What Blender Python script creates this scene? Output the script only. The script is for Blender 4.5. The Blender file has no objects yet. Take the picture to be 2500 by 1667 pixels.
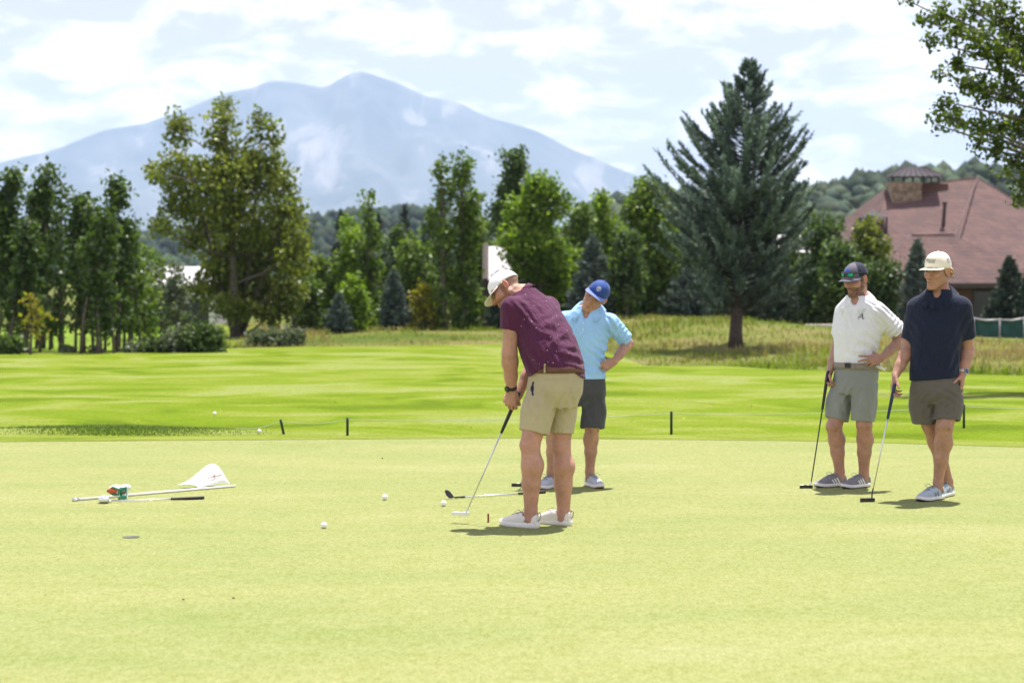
import bpy, math, random
import numpy as np
from mathutils import Vector, Matrix
from mathutils.bvhtree import BVHTree

random.seed(7)
RNG = np.random.default_rng(11)
scene = bpy.context.scene
col = scene.collection

# ------------------------------------------------------------------ camera
W0, H0, FPX = 2500.0, 1667.0, 4861.0          # photograph size and focal length in its pixels (70 mm lens)
EYE, HORIZON = 1.67, 672.0
PITCH = math.atan((H0 / 2 - HORIZON) / FPX)
cam_data = bpy.data.cameras.new("camera")
cam = bpy.data.objects.new("camera", cam_data)
col.objects.link(cam)
cam.location = (0, 0, EYE)
cam.rotation_euler = (math.pi / 2 - PITCH, 0, 0)
cam_data.sensor_width = 36.0
cam_data.lens = 36.0 * FPX / W0
cam_data.clip_start = 0.1
cam_data.clip_end = 60000
cam_data.dof.use_dof = True
cam_data.dof.focus_distance = 14.1
cam_data.dof.aperture_fstop = 2.8
scene.camera = cam

# ------------------------------------------------------------------ light
SUN_TO = Vector((0.15, 0.27, 1.0)).normalized()
sun_elev = math.asin(SUN_TO.z)
sun_az = math.atan2(SUN_TO.x, SUN_TO.y)
sun_data = bpy.data.lights.new("sun", 'SUN')
sun_data.energy = 5.0
sun_data.angle = math.radians(0.55)
sun_data.color = (1.0, 0.955, 0.88)
sun = bpy.data.objects.new("sun", sun_data)
col.objects.link(sun)
sun.rotation_euler = (-SUN_TO).to_track_quat('-Z', 'Y').to_euler()

world = bpy.data.worlds.new("World")
scene.world = world
world.use_nodes = True
wn, wl = world.node_tree.nodes, world.node_tree.links
wn.clear()
w_out = wn.new('ShaderNodeOutputWorld')
w_bg = wn.new('ShaderNodeBackground')
w_bg.inputs['Strength'].default_value = 0.072
sky = wn.new('ShaderNodeTexSky')
sky.sky_type = 'NISHITA'
sky.sun_disc = False
sky.sun_elevation = sun_elev
sky.sun_rotation = sun_az
sky.altitude = 1900
sky.air_density = 1.0
sky.dust_density = 0.6
w_tc = wn.new('ShaderNodeTexCoord')
w_map = wn.new('ShaderNodeMapping')
w_map.inputs['Scale'].default_value = (1.0, 1.0, 2.7)
w_map.inputs['Location'].default_value = (0.37, 0.21, 0.06)
wl.new(w_tc.outputs['Generated'], w_map.inputs['Vector'])
def w_noise(scale, detail, rough, dist=0.0):
    n = wn.new('ShaderNodeTexNoise')
    n.inputs['Scale'].default_value = scale
    n.inputs['Detail'].default_value = detail
    n.inputs['Roughness'].default_value = rough
    n.inputs['Distortion'].default_value = dist
    wl.new(w_map.outputs['Vector'], n.inputs['Vector'])
    return n
def w_ramp(src, p0, p1, c0=(0, 0, 0, 1), c1=(1, 1, 1, 1)):
    r = wn.new('ShaderNodeValToRGB')
    r.color_ramp.interpolation = 'EASE'
    r.color_ramp.elements[0].position = p0
    r.color_ramp.elements[1].position = p1
    r.color_ramp.elements[0].color = c0
    r.color_ramp.elements[1].color = c1
    wl.new(src, r.inputs['Fac'])
    return r
# cloud cover: thins out overhead, closes up towards the horizon as seen from below
w_sep = wn.new('ShaderNodeSeparateXYZ'); wl.new(w_tc.outputs['Generated'], w_sep.inputs[0])
w_el = wn.new('ShaderNodeMapRange')
w_el.inputs['From Min'].default_value = 0.0; w_el.inputs['From Max'].default_value = 0.9
w_el.inputs['To Min'].default_value = 0.20; w_el.inputs['To Max'].default_value = -0.10
wl.new(w_sep.outputs['Z'], w_el.inputs['Value'])
w_add = wn.new('ShaderNodeMath'); w_add.operation = 'ADD'
wl.new(w_noise(11, 9, 0.58, 0.35).outputs['Fac'], w_add.inputs[0]); wl.new(w_el.outputs[0], w_add.inputs[1])
cover = w_ramp(w_add.outputs[0], 0.38, 0.50)
tone = w_ramp(w_noise(19, 9, 0.56, 0.35).outputs['Fac'], 0.44, 0.62, (6.2, 5.95, 7.5, 1), (12.4, 11.9, 12.4, 1))
w_mix = wn.new('ShaderNodeMix')
w_mix.data_type = 'RGBA'
wl.new(cover.outputs['Color'], w_mix.inputs['Factor'])
wl.new(sky.outputs['Color'], w_mix.inputs['A'])
wl.new(tone.outputs['Color'], w_mix.inputs['B'])
wl.new(w_mix.outputs['Result'], w_bg.inputs['Color'])
wl.new(w_bg.outputs['Background'], w_out.inputs['Surface'])

scene.view_settings.view_transform = 'Standard'
scene.view_settings.look = 'None'
scene.view_settings.exposure = 0.92
scene.view_settings.gamma = 1.0
scene.view_settings.use_curve_mapping = False
scene.render.engine = 'CYCLES'
scene.cycles.use_denoising = True
scene.cycles.max_bounces = 8
scene.cycles.transparent_max_bounces = 8
scene.cycles.volume_bounces = 1
scene.cycles.sample_clamp_indirect = 6.0

# ------------------------------------------------------------------ helpers
K = 2500.0 / 2352.0
def at(px, py, Y):
    """The world point that the photograph shows at pixel (px, py) if it stands at distance Y."""
    x = (px - W0 / 2) / FPX
    y = (H0 / 2 - py) / FPX
    c, s = math.cos(PITCH), math.sin(PITCH)
    d = (x, c + y * s, -s + y * c)
    k = Y / d[1]
    return np.array((d[0] * k, Y, EYE + d[2] * k))
def smooth01(a, b, x):
    t = np.clip((x - a) / (b - a), 0, 1)
    return t * t * (3 - 2 * t)
def unit(v):
    v = np.asarray(v, float)
    return v / np.linalg.norm(v)
MOUNDS = []
def ground(x, y):
    """Height of the land: the putting green is level at 0, the fairway falls away gently behind it."""
    x = np.asarray(x, float); y = np.asarray(y, float)
    z = -0.014 * (np.clip(y, 20.4, 62) - 20.4)
    for cx, cy, rx, ry, h in MOUNDS:
        z = z + h * np.exp(-((x - cx) / rx) ** 2 - ((y - cy) / ry) ** 2)
    return z
def mound(px, Y, rx, ry, h):
    MOUNDS.append(((px - W0 / 2) / FPX * Y, Y, rx, ry, h))
mound(1800, 72, 5.2, 7.5, 0.62)
mound(1480, 74, 4.0, 6.0, 0.35)
mound(960, 72, 4.5, 5.5, 0.28)
mound(2350, 64, 5.0, 6.0, 0.04)
mound(1640, 53.5, 4.2, 5.5, -0.42)
mound(300, 21.2, 1.55, 0.55, 0.05)
mound(-60, 21.0, 1.2, 0.5, 0.045)
def hit(px, py, far=140.0):
    """The point of the ground seen at pixel (px, py)."""
    ys = np.linspace(5, far, 3000)
    p0 = at(px, py, 1.0)
    zs = EYE + (p0[2] - EYE) * ys
    xs = p0[0] * ys
    g = ground(xs, ys)
    i = np.argmax(zs <= g) if np.any(zs <= g) else len(ys) - 1
    return np.array((xs[i], ys[i], float(g[i])))

def tag(o, label=None, cat=None, group=None, kind=None):
    if label: o['label'] = label
    if cat: o['category'] = cat
    if group: o['group'] = group
    if kind: o['kind'] = kind
    return o
def empty(name, loc=(0, 0, 0)):
    o = bpy.data.objects.new(name, None)
    o.empty_display_size = 0.1
    o.location = loc
    col.objects.link(o)
    return o
def world_loc(o):
    l = Vector(o.location)
    if o.parent is not None:
        l = l + o.matrix_parent_inverse.translation + world_loc(o.parent)
    return l
def put(name, me, parent=None):
    o = bpy.data.objects.new(name, me)
    col.objects.link(o)
    if parent is not None:
        o.parent = parent
        o.matrix_parent_inverse = Matrix.Translation(-world_loc(parent))
    return o
def raw_mesh(name, verts, faces, mats=(), smooth=False, cols=None, midx=None):
    """verts (n,3); faces: array (m,3|4) or list of lists."""
    me = bpy.data.meshes.new(name)
    verts = np.asarray(verts, np.float32)
    if isinstance(faces, np.ndarray):
        m, k = faces.shape
        me.vertices.add(len(verts)); me.vertices.foreach_set('co', verts.ravel())
        me.loops.add(m * k); me.loops.foreach_set('vertex_index', faces.astype(np.int32).ravel())
        me.polygons.add(m); me.polygons.foreach_set('loop_start', np.arange(0, m * k, k, dtype=np.int32))
        me.update(calc_edges=True)
    else:
        me.from_pydata(verts.tolist(), [], faces)
    for mt in mats:
        me.materials.append(mt)
    if midx is not None:
        me.polygons.foreach_set('material_index', np.asarray(midx, np.int32))
    if smooth:
        me.polygons.foreach_set('use_smooth', np.ones(len(me.polygons), bool))
    if cols is not None:
        a = me.color_attributes.new('col', 'FLOAT_COLOR', 'POINT')
        c = np.ones((len(verts), 4), np.float32); c[:, :3] = cols
        a.data.foreach_set('color', c.ravel())
    me.update()
    return me
def obj(name, verts, faces, mat, parent=None, smooth=False, cols=None, midx=None):
    mats = mat if isinstance(mat, (list, tuple)) else (mat,)
    return put(name, raw_mesh(name, verts, faces, mats, smooth, cols, midx), parent)

class MB:
    """Collects simple solids into one mesh."""
    def __init__(s): s.v, s.f = [], []
    def box(s, c, h, R=None):
        c = np.asarray(c, float); n = len(s.v)
        R = np.eye(3) if R is None else np.asarray(R)
        for i in (-1, 1):
            for j in (-1, 1):
                for k in (-1, 1):
                    s.v.append(c + R @ (np.array((i, j, k)) * np.asarray(h, float)))
        for q in ((0, 1, 3, 2), (4, 6, 7, 5), (0, 4, 5, 1), (2, 3, 7, 6), (0, 2, 6, 4), (1, 5, 7, 3)):
            s.f.append([n + a for a in q])
        return s
    def tube(s, pts, rad, seg=8, cap=True):
        pts = [np.asarray(p, float) for p in pts]
        if np.isscalar(rad): rad = [rad] * len(pts)
        n = len(s.v)
        prev = None
        for i, p in enumerate(pts):
            d = unit(pts[min(i + 1, len(pts) - 1)] - pts[max(i - 1, 0)])
            if prev is None:
                a = np.cross(d, (0, 0, 1) if abs(d[2]) < 0.9 else (1, 0, 0))
            else:
                a = prev - d * np.dot(prev, d)
            a = unit(a); prev = a
            b = np.cross(d, a)
            for k in range(seg):
                t = 2 * math.pi * k / seg
                s.v.append(p + rad[i] * (math.cos(t) * a + math.sin(t) * b))
        for i in range(len(pts) - 1):
            for k in range(seg):
                k2 = (k + 1) % seg
                s.f.append([n + i * seg + k, n + i * seg + k2, n + (i + 1) * seg + k2, n + (i + 1) * seg + k])
        if cap:
            s.f.append([n + k for k in range(seg)][::-1])
            s.f.append([n + (len(pts) - 1) * seg + k for k in range(seg)])
        return s
    def poly(s, pts, faces):
        n = len(s.v)
        s.v += [np.asarray(p, float) for p in pts]
        s.f += [[n + a for a in q] for q in faces]
        return s
    def prism(s, outline, thick):
        """outline: 3D points of a flat polygon, thick: extrusion vector."""
        m = len(outline); n = len(s.v); t = np.asarray(thick, float)
        s.v += [np.asarray(p, float) for p in outline] + [np.asarray(p, float) + t for p in outline]
        s.f.append([n + i for i in range(m)][::-1]); s.f.append([n + m + i for i in range(m)])
        for i in range(m):
            j = (i + 1) % m
            s.f.append([n + i, n + j, n + m + j, n + m + i])
        return s
    def build(s, name, mat, parent=None, smooth=False):
        return obj(name, s.v, s.f, mat, parent, smooth)

def lathe(profile, c, axis=(0, 0, 1), seg=20):
    """profile: (radius, height) pairs."""
    ax = unit(axis)
    a = unit(np.cross(ax, (1, 0, 0) if abs(ax[0]) < 0.9 else (0, 1, 0)))
    b = np.cross(ax, a)
    v, f = [], []
    for r, h in profile:
        for k in range(seg):
            t = 2 * math.pi * k / seg
            v.append(np.asarray(c) + ax * h + r * (math.cos(t) * a + math.sin(t) * b))
    for i in range(len(profile) - 1):
        for k in range(seg):
            k2 = (k + 1) % seg
            f.append([i * seg + k, i * seg + k2, (i + 1) * seg + k2, (i + 1) * seg + k])
    return v, f

# lattice noise for shapes
_T = np.random.default_rng(5).random((32, 32, 32)).astype(np.float32)
def vnoise(x, y, z):
    x, y, z = np.broadcast_arrays(np.asarray(x, np.float32), np.asarray(y, np.float32), np.asarray(z, np.float32))
    xi, yi, zi = np.floor(x).astype(int), np.floor(y).astype(int), np.floor(z).astype(int)
    fx, fy, fz = x - xi, y - yi, z - zi
    fx, fy, fz = fx * fx * (3 - 2 * fx), fy * fy * (3 - 2 * fy), fz * fz * (3 - 2 * fz)
    r = 0
    for i in (0, 1):
        for j in (0, 1):
            for k in (0, 1):
                w = (fx if i else 1 - fx) * (fy if j else 1 - fy) * (fz if k else 1 - fz)
                r = r + w * _T[(xi + i) & 31, (yi + j) & 31, (zi + k) & 31]
    return r * 2 - 1
def fbm(x, y, z, o=4):
    a, r = 1.0, 0
    for i in range(o):
        r = r + a * vnoise(x, y, z)
        x, y, z, a = x * 2.03 + 5.1, y * 2.03 + 1.7, z * 2.03 + 9.2, a * 0.5
    return r

# ------------------------------------------------------------------ materials
MATS = {}
def new_mat(name):
    m = bpy.data.materials.new(name)
    m.use_nodes = True
    return m, m.node_tree.nodes, m.node_tree.links, m.node_tree.nodes['Principled BSDF']
def coords(n, l, scale=(1, 1, 1), kind='Object'):
    tc = n.new('ShaderNodeTexCoord'); mp = n.new('ShaderNodeMapping')
    mp.inputs['Scale'].default_value = scale
    l.new(tc.outputs[kind], mp.inputs['Vector'])
    return mp.outputs['Vector']
def noise(n, l, vec, scale, detail=4, rough=0.55, dist=0.0):
    t = n.new('ShaderNodeTexNoise')
    t.inputs['Scale'].default_value = scale; t.inputs['Detail'].default_value = detail
    t.inputs['Roughness'].default_value = rough; t.inputs['Distortion'].default_value = dist
    l.new(vec, t.inputs['Vector'])
    return t.outputs['Fac']
def ramp(n, l, fac, stops):
    r = n.new('ShaderNodeValToRGB'); e = r.color_ramp.elements
    while len(e) < len(stops): e.new(0.5)
    for i, (p, c) in enumerate(stops):
        e[i].position = p; e[i].color = (*c, 1) if len(c) == 3 else c
    l.new(fac, r.inputs['Fac'])
    return r.outputs['Color']
def mixc(n, l, fac, a, b, mode='MIX'):
    m = n.new('ShaderNodeMix'); m.data_type = 'RGBA'; m.blend_type = mode
    for s, v in (('Factor', fac), ('A', a), ('B', b)):
        if hasattr(v, 'links'): l.new(v, m.inputs[s])
        elif isinstance(v, (int, float)): m.inputs[s].default_value = v
        else: m.inputs[s].default_value = (*v, 1)
    return m.outputs['Result']
def bump(n, l, h, bsdf, strength=0.3, dist=0.01):
    b = n.new('ShaderNodeBump'); b.inputs['Strength'].default_value = strength; b.inputs['Distance'].default_value = dist
    l.new(h, b.inputs['Height']); l.new(b.outputs['Normal'], bsdf.inputs['Normal'])
def simple(name, c, rough=0.6, metal=0.0, var=0.12, scale=8, bumps=0.0, spec=0.5, bdist=0.004, detail=4):
    """Plain material with a little procedural variation in colour and relief."""
    m, n, l, b = new_mat(name)
    v = coords(n, l)
    f = noise(n, l, v, scale, detail)
    c = np.array(c)
    l.new(ramp(n, l, f, [(0.3, tuple(np.clip(c * (1 - var), 0, 1))), (0.7, tuple(np.clip(c * (1 + var), 0, 1)))]), b.inputs['Base Color'])
    b.inputs['Roughness'].default_value = rough; b.inputs['Metallic'].default_value = metal
    b.inputs['Specular IOR Level'].default_value = spec
    if bumps: bump(n, l, f, b, bumps, bdist)
    return m
def fabric(name, c, rough=0.85, weave=700, wr=0.25, var=0.06):
    m, n, l, b = new_mat(name)
    v = coords(n, l)
    f = noise(n, l, v, 6, 3)
    c = np.array(c)
    l.new(ramp(n, l, f, [(0.3, tuple(c * (1 - var))), (0.7, tuple(np.clip(c * (1 + var), 0, 1)))]), b.inputs['Base Color'])
    b.inputs['Roughness'].default_value = rough
    b.inputs['Specular IOR Level'].default_value = 0.25
    b.inputs['Sheen Weight'].default_value = 0.08
    f1 = noise(n, l, coords(n, l, (1, 1, 0.45)), 28, 3, 0.5, 0.6)
    f2 = noise(n, l, v, weave, 1)
    mm = n.new('ShaderNodeMath'); mm.operation = 'MULTIPLY_ADD'; mm.inputs[1].default_value = 0.04
    l.new(f2, mm.inputs[0]); l.new(f1, mm.inputs[2])
    bump(n, l, mm.outputs[0], b, min(1.0, wr * 2.2), 0.016)
    return m
def vcol_mat(name, rough=0.55, spec=0.35, sss=0.0, grain=0.0, gscale=60, trans=0.0):
    """Colour comes from the mesh's own per-vertex base colour."""
    m, n, l, b = new_mat(name)
    a = n.new('ShaderNodeAttribute'); a.attribute_name = 'col'
    c = a.outputs['Color']
    if grain:
        f = noise(n, l, coords(n, l), gscale, 3)
        c = mixc(n, l, 1.0, c, ramp(n, l, f, [(0.25, (1 - grain,) * 3), (0.75, (1 + grain,) * 3)]), 'MULTIPLY')
    l.new(c, b.inputs['Base Color'])
    b.inputs['Roughness'].default_value = rough
    b.inputs['Specular IOR Level'].default_value = spec
    if sss:
        b.inputs['Subsurface Weight'].default_value = sss
        b.inputs['Subsurface Radius'].default_value = (0.012, 0.004, 0.002)
        b.inputs['Subsurface Scale'].default_value = 1.0
    if trans:
        t = n.new('ShaderNodeBsdfTranslucent'); mx = n.new('ShaderNodeMixShader')
        g = mixc(n, l, 1.0, c, (1.15, 1.25, 0.55), 'MULTIPLY')
        l.new(g, t.inputs['Color'])
        mx.inputs[0].default_value = trans
        o = n['Material Output']
        l.new(b.outputs[0], mx.inputs[1]); l.new(t.outputs[0], mx.inputs[2]); l.new(mx.outputs[0], o.inputs['Surface'])
    return m
# ------------------------------------------------------------------ smooth solids (distance fields turned into meshes)
class Field:
    def __init__(s, lo, hi, h):
        s.h = h; s.lo = np.asarray(lo, float)
        s.n = np.ceil((np.asarray(hi, float) - s.lo) / h).astype(int) + 1
        s.F = np.full(s.n, 0.06, np.float32)
        s.ax = [(s.lo[i] + h * np.arange(s.n[i])).astype(np.float32) for i in range(3)]
    def win(s, lo, hi):
        sl, cs = [], []
        for i in range(3):
            a = int(np.clip(math.floor((lo[i] - s.lo[i]) / s.h), 0, s.n[i])); b = int(np.clip(math.ceil((hi[i] - s.lo[i]) / s.h) + 1, 0, s.n[i]))
            sl.append(slice(a, b)); sh = [1, 1, 1]; sh[i] = -1
            cs.append(s.ax[i][a:b].reshape(sh))
        return tuple(sl), cs
    def op(s, lo, hi, fn, k=0.01, mode='add'):
        m = 0.03 + k
        sl, P = s.win(np.asarray(lo) - m, np.asarray(hi) + m)
        A = s.F[sl]
        if A.size == 0: return
        d = fn(*P)
        if mode == 'sub':
            d = -d
            hh = np.maximum(k - np.abs(A - d), 0) / k
            s.F[sl] = np.maximum(A, d) + hh * hh * k * 0.25
        else:
            hh = np.maximum(k - np.abs(A - d), 0) / k
            s.F[sl] = np.minimum(A, d) - hh * hh * k * 0.25
    # primitives
    def cone(s, a, b, r1, r2, k=0.012, flat=None, mode='add', clip=None):
        a, b = np.asarray(a, float), np.asarray(b, float)
        R = max(r1, r2)
        s.op(np.minimum(a, b) - R, np.maximum(a, b) + R, lambda X, Y, Z: cone_d(X, Y, Z, a, b, r1, r2, flat, clip), k, mode)
    def ell(s, c, R, M=None, k=0.012, mode='add'):
        c = np.asarray(c, float); R = np.asarray(R, float); M = np.eye(3) if M is None else M
        ext = np.abs(M.T) @ R if M is not None else R
        def fn(X, Y, Z):
            x, y, z = loc3(X, Y, Z, c, M)
            q = np.sqrt((x / R[0]) ** 2 + (y / R[1]) ** 2 + (z / R[2]) ** 2) + 1e-6
            r = np.sqrt(x * x + y * y + z * z)
            return np.where(q < 0.2, -R.min() * 0.8, r - r / q)
        s.op(c - ext, c + ext, fn, k, mode)
    def chain(s, pts, rad, k=0.01, flat=None, mode='add'):
        for i in range(len(pts) - 1):
            s.cone(pts[i], pts[i + 1], rad[i], rad[i + 1], k, flat, mode)
    def mesh(s, smooth_it=0):
        return surface_net(s.F, s.lo, s.h)

def loc3(X, Y, Z, c, M):
    """Coordinates of the grid in the frame whose axes are the rows of M."""
    x, y, z = X - c[0], Y - c[1], Z - c[2]
    return (M[0, 0] * x + M[0, 1] * y + M[0, 2] * z, M[1, 0] * x + M[1, 1] * y + M[1, 2] * z, M[2, 0] * x + M[2, 1] * y + M[2, 2] * z)
def cone_d(X, Y, Z, a, b, r1, r2, flat=None, clip=None):
    ba = b - a; L2 = max(float(ba @ ba), 1e-9)
    x, y, z = X - a[0], Y - a[1], Z - a[2]
    t0 = (x * ba[0] + y * ba[1] + z * ba[2]) / L2
    t = np.clip(t0, 0, 1)
    x, y, z = x - t * ba[0], y - t * ba[1], z - t * ba[2]
    q = x * x + y * y + z * z
    if flat is not None:
        f, kk = flat
        e = x * f[0] + y * f[1] + z * f[2]
        q = q + e * e * (kk * kk - 1)
    d = np.sqrt(q) - (r1 + (r2 - r1) * t)
    if clip is not None:                       # flat cut at the far end
        d = np.maximum(d, (t0 - clip) * math.sqrt(L2))
    return d
class Loft:
    """A solid given by oval cross-sections along an axis; u is the sideways direction."""
    def __init__(s, secs, u, e=2.3):
        C = np.array([q[0] for q in secs], float)
        s.n = unit(C[-1] - C[0]); u = np.asarray(u, float)
        s.u = unit(u - s.n * (u @ s.n)); s.w = np.cross(s.n, s.u)
        s.p0 = C[0]; D = C - C[0]
        s.t = D @ s.n; s.cu = D @ s.u; s.cw = D @ s.w
        s.a = np.array([q[1] for q in secs]); s.b = np.array([q[2] for q in secs]); s.e = e
        R = max(s.a.max(), s.b.max())
        s.lo, s.hi = C.min(0) - R, C.max(0) + R
        tt = np.linspace(s.t[0], s.t[-1], 200)
        sm = lambda v: _smooth_curve(s.t, v, tt)
        s.tt, s.cuF, s.cwF, s.aF, s.bF = tt, sm(s.cu), sm(s.cw), sm(s.a), sm(s.b)
    def frame(s, X, Y, Z):
        t, u, w = loc3(X, Y, Z, s.p0, np.array((s.n, s.u, s.w)))
        return t, u - np.interp(t, s.tt, s.cuF), w - np.interp(t, s.tt, s.cwF)
    def d(s, X, Y, Z, off=0.0, caps=True, cut0=None):
        t, u, w = s.frame(X, Y, Z)
        a = np.interp(t, s.tt, s.aF) + off; b = np.interp(t, s.tt, s.bF) + off
        q = (np.abs(u / a) ** s.e + np.abs(w / b) ** s.e) ** (1 / s.e) + 1e-4
        r = np.sqrt(u * u + w * w)
        d = np.where(q < 0.15, -np.minimum(a, b) * 0.9, r - r / q)
        if caps:
            d = np.maximum(d, np.maximum(s.t[0] - t, t - s.t[-1]))
        return d
def _smooth_curve(t, v, tt):
    y = np.interp(tt, t, v)
    k = max(3, len(tt) // (2 * max(len(t) - 1, 1)) | 1)
    p = np.pad(y, k // 2, mode='edge')
    return np.convolve(p, np.ones(k) / k, 'valid')[:len(tt)]

def surface_net(F, lo, h):
    S = F < 0
    n = np.array(F.shape)
    c = [slice(0, -1), slice(1, None)]
    cnt = np.zeros(n - 1, np.int8)
    for i in (0, 1):
        for j in (0, 1):
            for k in (0, 1):
                cnt += S[c[i], c[j], c[k]]
    act = (cnt > 0) & (cnt < 8)
    idx = np.argwhere(act)
    vid = np.full(n - 1, -1, np.int32); vid[act] = np.arange(len(idx))
    I, J, Kk = idx.T
    acc = np.zeros((len(idx), 3), np.float64); num = np.zeros(len(idx))
    corners = [(i, j, k) for i in (0, 1) for j in (0, 1) for k in (0, 1)]
    V = {q: F[I + q[0], J + q[1], Kk + q[2]].astype(np.float64) for q in corners}
    for q in corners:
        for ax in range(3):
            if q[ax] == 0:
                r = list(q); r[ax] = 1; r = tuple(r)
                a, b = V[q], V[r]
                m = (a < 0) != (b < 0)
                t = np.where(m, a / np.where(m, a - b, 1), 0)
                p = np.array(q, float)[None, :].repeat(len(idx), 0); p[:, ax] += t
                acc += p * m[:, None]; num += m
    verts = lo + h * (idx + acc / num[:, None])
    quads = []
    for ax in range(3):
        a1, a2 = (ax + 1) % 3, (ax + 2) % 3
        s0 = [slice(None)] * 3; s1 = [slice(None)] * 3
        s0[ax] = slice(0, -1); s1[ax] = slice(1, None)
        e = S[tuple(s0)] != S[tuple(s1)]
        e0 = S[tuple(s0)]
        ii = np.argwhere(e)
        ok = (ii[:, a1] > 0) & (ii[:, a2] > 0) & (ii[:, a1] < n[a1] - 1) & (ii[:, a2] < n[a2] - 1)
        ii = ii[ok]
        fl = e0[tuple(ii.T)]
        def cell(d1, d2):
            q = ii.copy(); q[:, a1] += d1; q[:, a2] += d2
            return vid[tuple(q.T)]
        A, B, C, D = cell(-1, -1), cell(0, -1), cell(0, 0), cell(-1, 0)
        q = np.stack([A, B, C, D], 1)
        q[~fl] = q[~fl][:, ::-1]
        quads.append(q)
    return verts, np.concatenate(quads)

def bvh_of(verts, faces):
    return BVHTree.FromPolygons([tuple(v) for v in np.asarray(verts).tolist()], np.asarray(faces).tolist())

def decal(name, bvh, strokes, O, U, V, N, width, mat, parent, lift=0.0018, step=0.004):
    """Ribbons along 2D strokes (metres, in axes U, V about O), laid on the surface found along -N."""
    O, U, V, N = [np.asarray(q, float) for q in (O, U, V, N)]
    vs, fs = [], []
    for st in strokes:
        wdt = width
        if isinstance(st, tuple): st, wdt = st
        P = [np.asarray(p, float) for p in st]
        pts = []
        for i in range(len(P) - 1):
            m = max(1, int(np.linalg.norm(P[i + 1] - P[i]) / step))
            pts += [P[i] + (P[i + 1] - P[i]) * k / m for k in range(m)]
        pts.append(P[-1])
        base = len(vs); ok = []
        for i, p in enumerate(pts):
            d = unit(pts[min(i + 1, len(pts) - 1)] - pts[max(i - 1, 0)])
            nn = np.array((-d[1], d[0])) * wdt * 0.5
            for sg in (1, -1):
                q = O + U * (p[0] + sg * nn[0]) + V * (p[1] + sg * nn[1])
                hitp = bvh.ray_cast(Vector(q + N * 0.12), Vector(-N), 0.25)[0]
                w = np.array(hitp) if hitp is not None else q
                vs.append(w + N * lift)
        for i in range(len(pts) - 1):
            fs.append([base + 2 * i, base + 2 * i + 1, base + 2 * i + 3, base + 2 * i + 2])
    return obj(name, vs, fs, mat, parent)
# ------------------------------------------------------------------ land
def turf(name, stops, big=(0.25, 0.8), fine=240, stripes=None, rough=0.9, bmp=0.5):
    """Mown grass: broad tonal patches, blade-fine grain and relief."""
    m, n, l, b = new_mat(name)
    v1 = coords(n, l, (big[0], big[1], 1))
    f = noise(n, l, v1, 1.0, 5, 0.6, 0.4)
    c = ramp(n, l, f, stops)
    if stripes is not None:
        per, ca, cb, amt = stripes
        v2 = coords(n, l, (0.07, 1.0, 1))
        w = n.new('ShaderNodeTexWave'); w.wave_type = 'BANDS'; w.bands_direction = 'Y'
        w.inputs['Scale'].default_value = 2 * math.pi / per / 20 * 3.2
        w.inputs['Scale'].default_value = 0.055
        w.inputs['Distortion'].default_value = 9.0; w.inputs['Detail'].default_value = 3; w.inputs['Detail Scale'].default_value = 1.2
        l.new(v2, w.inputs['Vector'])
        g = noise(n, l, coords(n, l, (0.34, 0.30, 1)), 1.0, 4, 0.55, 1.2)
        mul = n.new('ShaderNodeMath'); mul.operation = 'MULTIPLY_ADD'; mul.inputs[1].default_value = 0.07
        l.new(w.outputs['Fac'], mul.inputs[0]); l.new(g, mul.inputs[2])
        c2 = ramp(n, l, mul.outputs[0], [(0.40, tuple(np.array(ca) * .74)), (0.47, ca), (0.53, tuple(np.array(ca) * .6 + np.array(cb) * .4)), (0.585, cb), (0.66, tuple(np.array(cb) * (1.14, 1.10, 2.4)))])
        c = mixc(n, l, amt, c, c2)
    fi = noise(n, l, coords(n, l, (1, 0.30, 1)), fine, 4, 0.75)
    c = mixc(n, l, 1.0, c, ramp(n, l, fi, [(0.33, (0.70, 0.73, 0.62)), (0.5, (1, 1, 1)), (0.68, (1.26, 1.22, 1.32))]), 'MULTIPLY')
    f2 = noise(n, l, coords(n, l, (1, 0.45, 1)), fine * .28, 3, 0.65)
    c = mixc(n, l, 1.0, c, ramp(n, l, f2, [(0.32, (0.86, 0.88, 0.78)), (0.5, (1, 1, 1)), (0.68, (1.12, 1.10, 1.16))]), 'MULTIPLY')
    md = noise(n, l, coords(n, l, (1, 0.8, 1)), 6, 6, 0.68)
    c = mixc(n, l, 1.0, c, ramp(n, l, md, [(0.30, (0.92, 0.935, 0.84)), (0.5, (1, 1, 1)), (0.70, (1.06, 1.05, 1.12))]), 'MULTIPLY')
    l.new(c, b.inputs['Base Color'])
    b.inputs['Roughness'].default_value = rough; b.inputs['Specular IOR Level'].default_value = 0.05
    bump(n, l, fi, b, bmp, 0.006)
    return m
M_GREEN = turf("putting_turf", [(0.24, (0.188, 0.224, 0.072)), (0.42, (0.218, 0.242, 0.090)), (0.58, (0.238, 0.250, 0.096)), (0.76, (0.266, 0.278, 0.128))], (0.30, 0.9), 105)
M_FRINGE = turf("fringe_turf", [(0.3, (0.105, 0.155, 0.012)), (0.5, (0.165, 0.205, 0.026)), (0.7, (0.215, 0.240, 0.060))], (0.8, 2.0), 120, bmp=0.9)
M_FAIR = turf("fairway_turf", [(0.3, (0.085, 0.140, 0.008)), (0.5, (0.125, 0.178, 0.010)), (0.72, (0.155, 0.200, 0.045))], (0.10, 0.5), 60, (4.6, (0.112, 0.170, 0.002), (0.165, 0.202, 0.024), 0.92), bmp=0.8)
M_ROUGH = turf("rough_ground", [(0.30, (0.060, 0.095, 0.014)), (0.48, (0.110, 0.130, 0.025)), (0.62, (0.165, 0.145, 0.055)), (0.78, (0.270, 0.230, 0.120))], (0.16, 0.35), 22, bmp=1.0)
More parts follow.
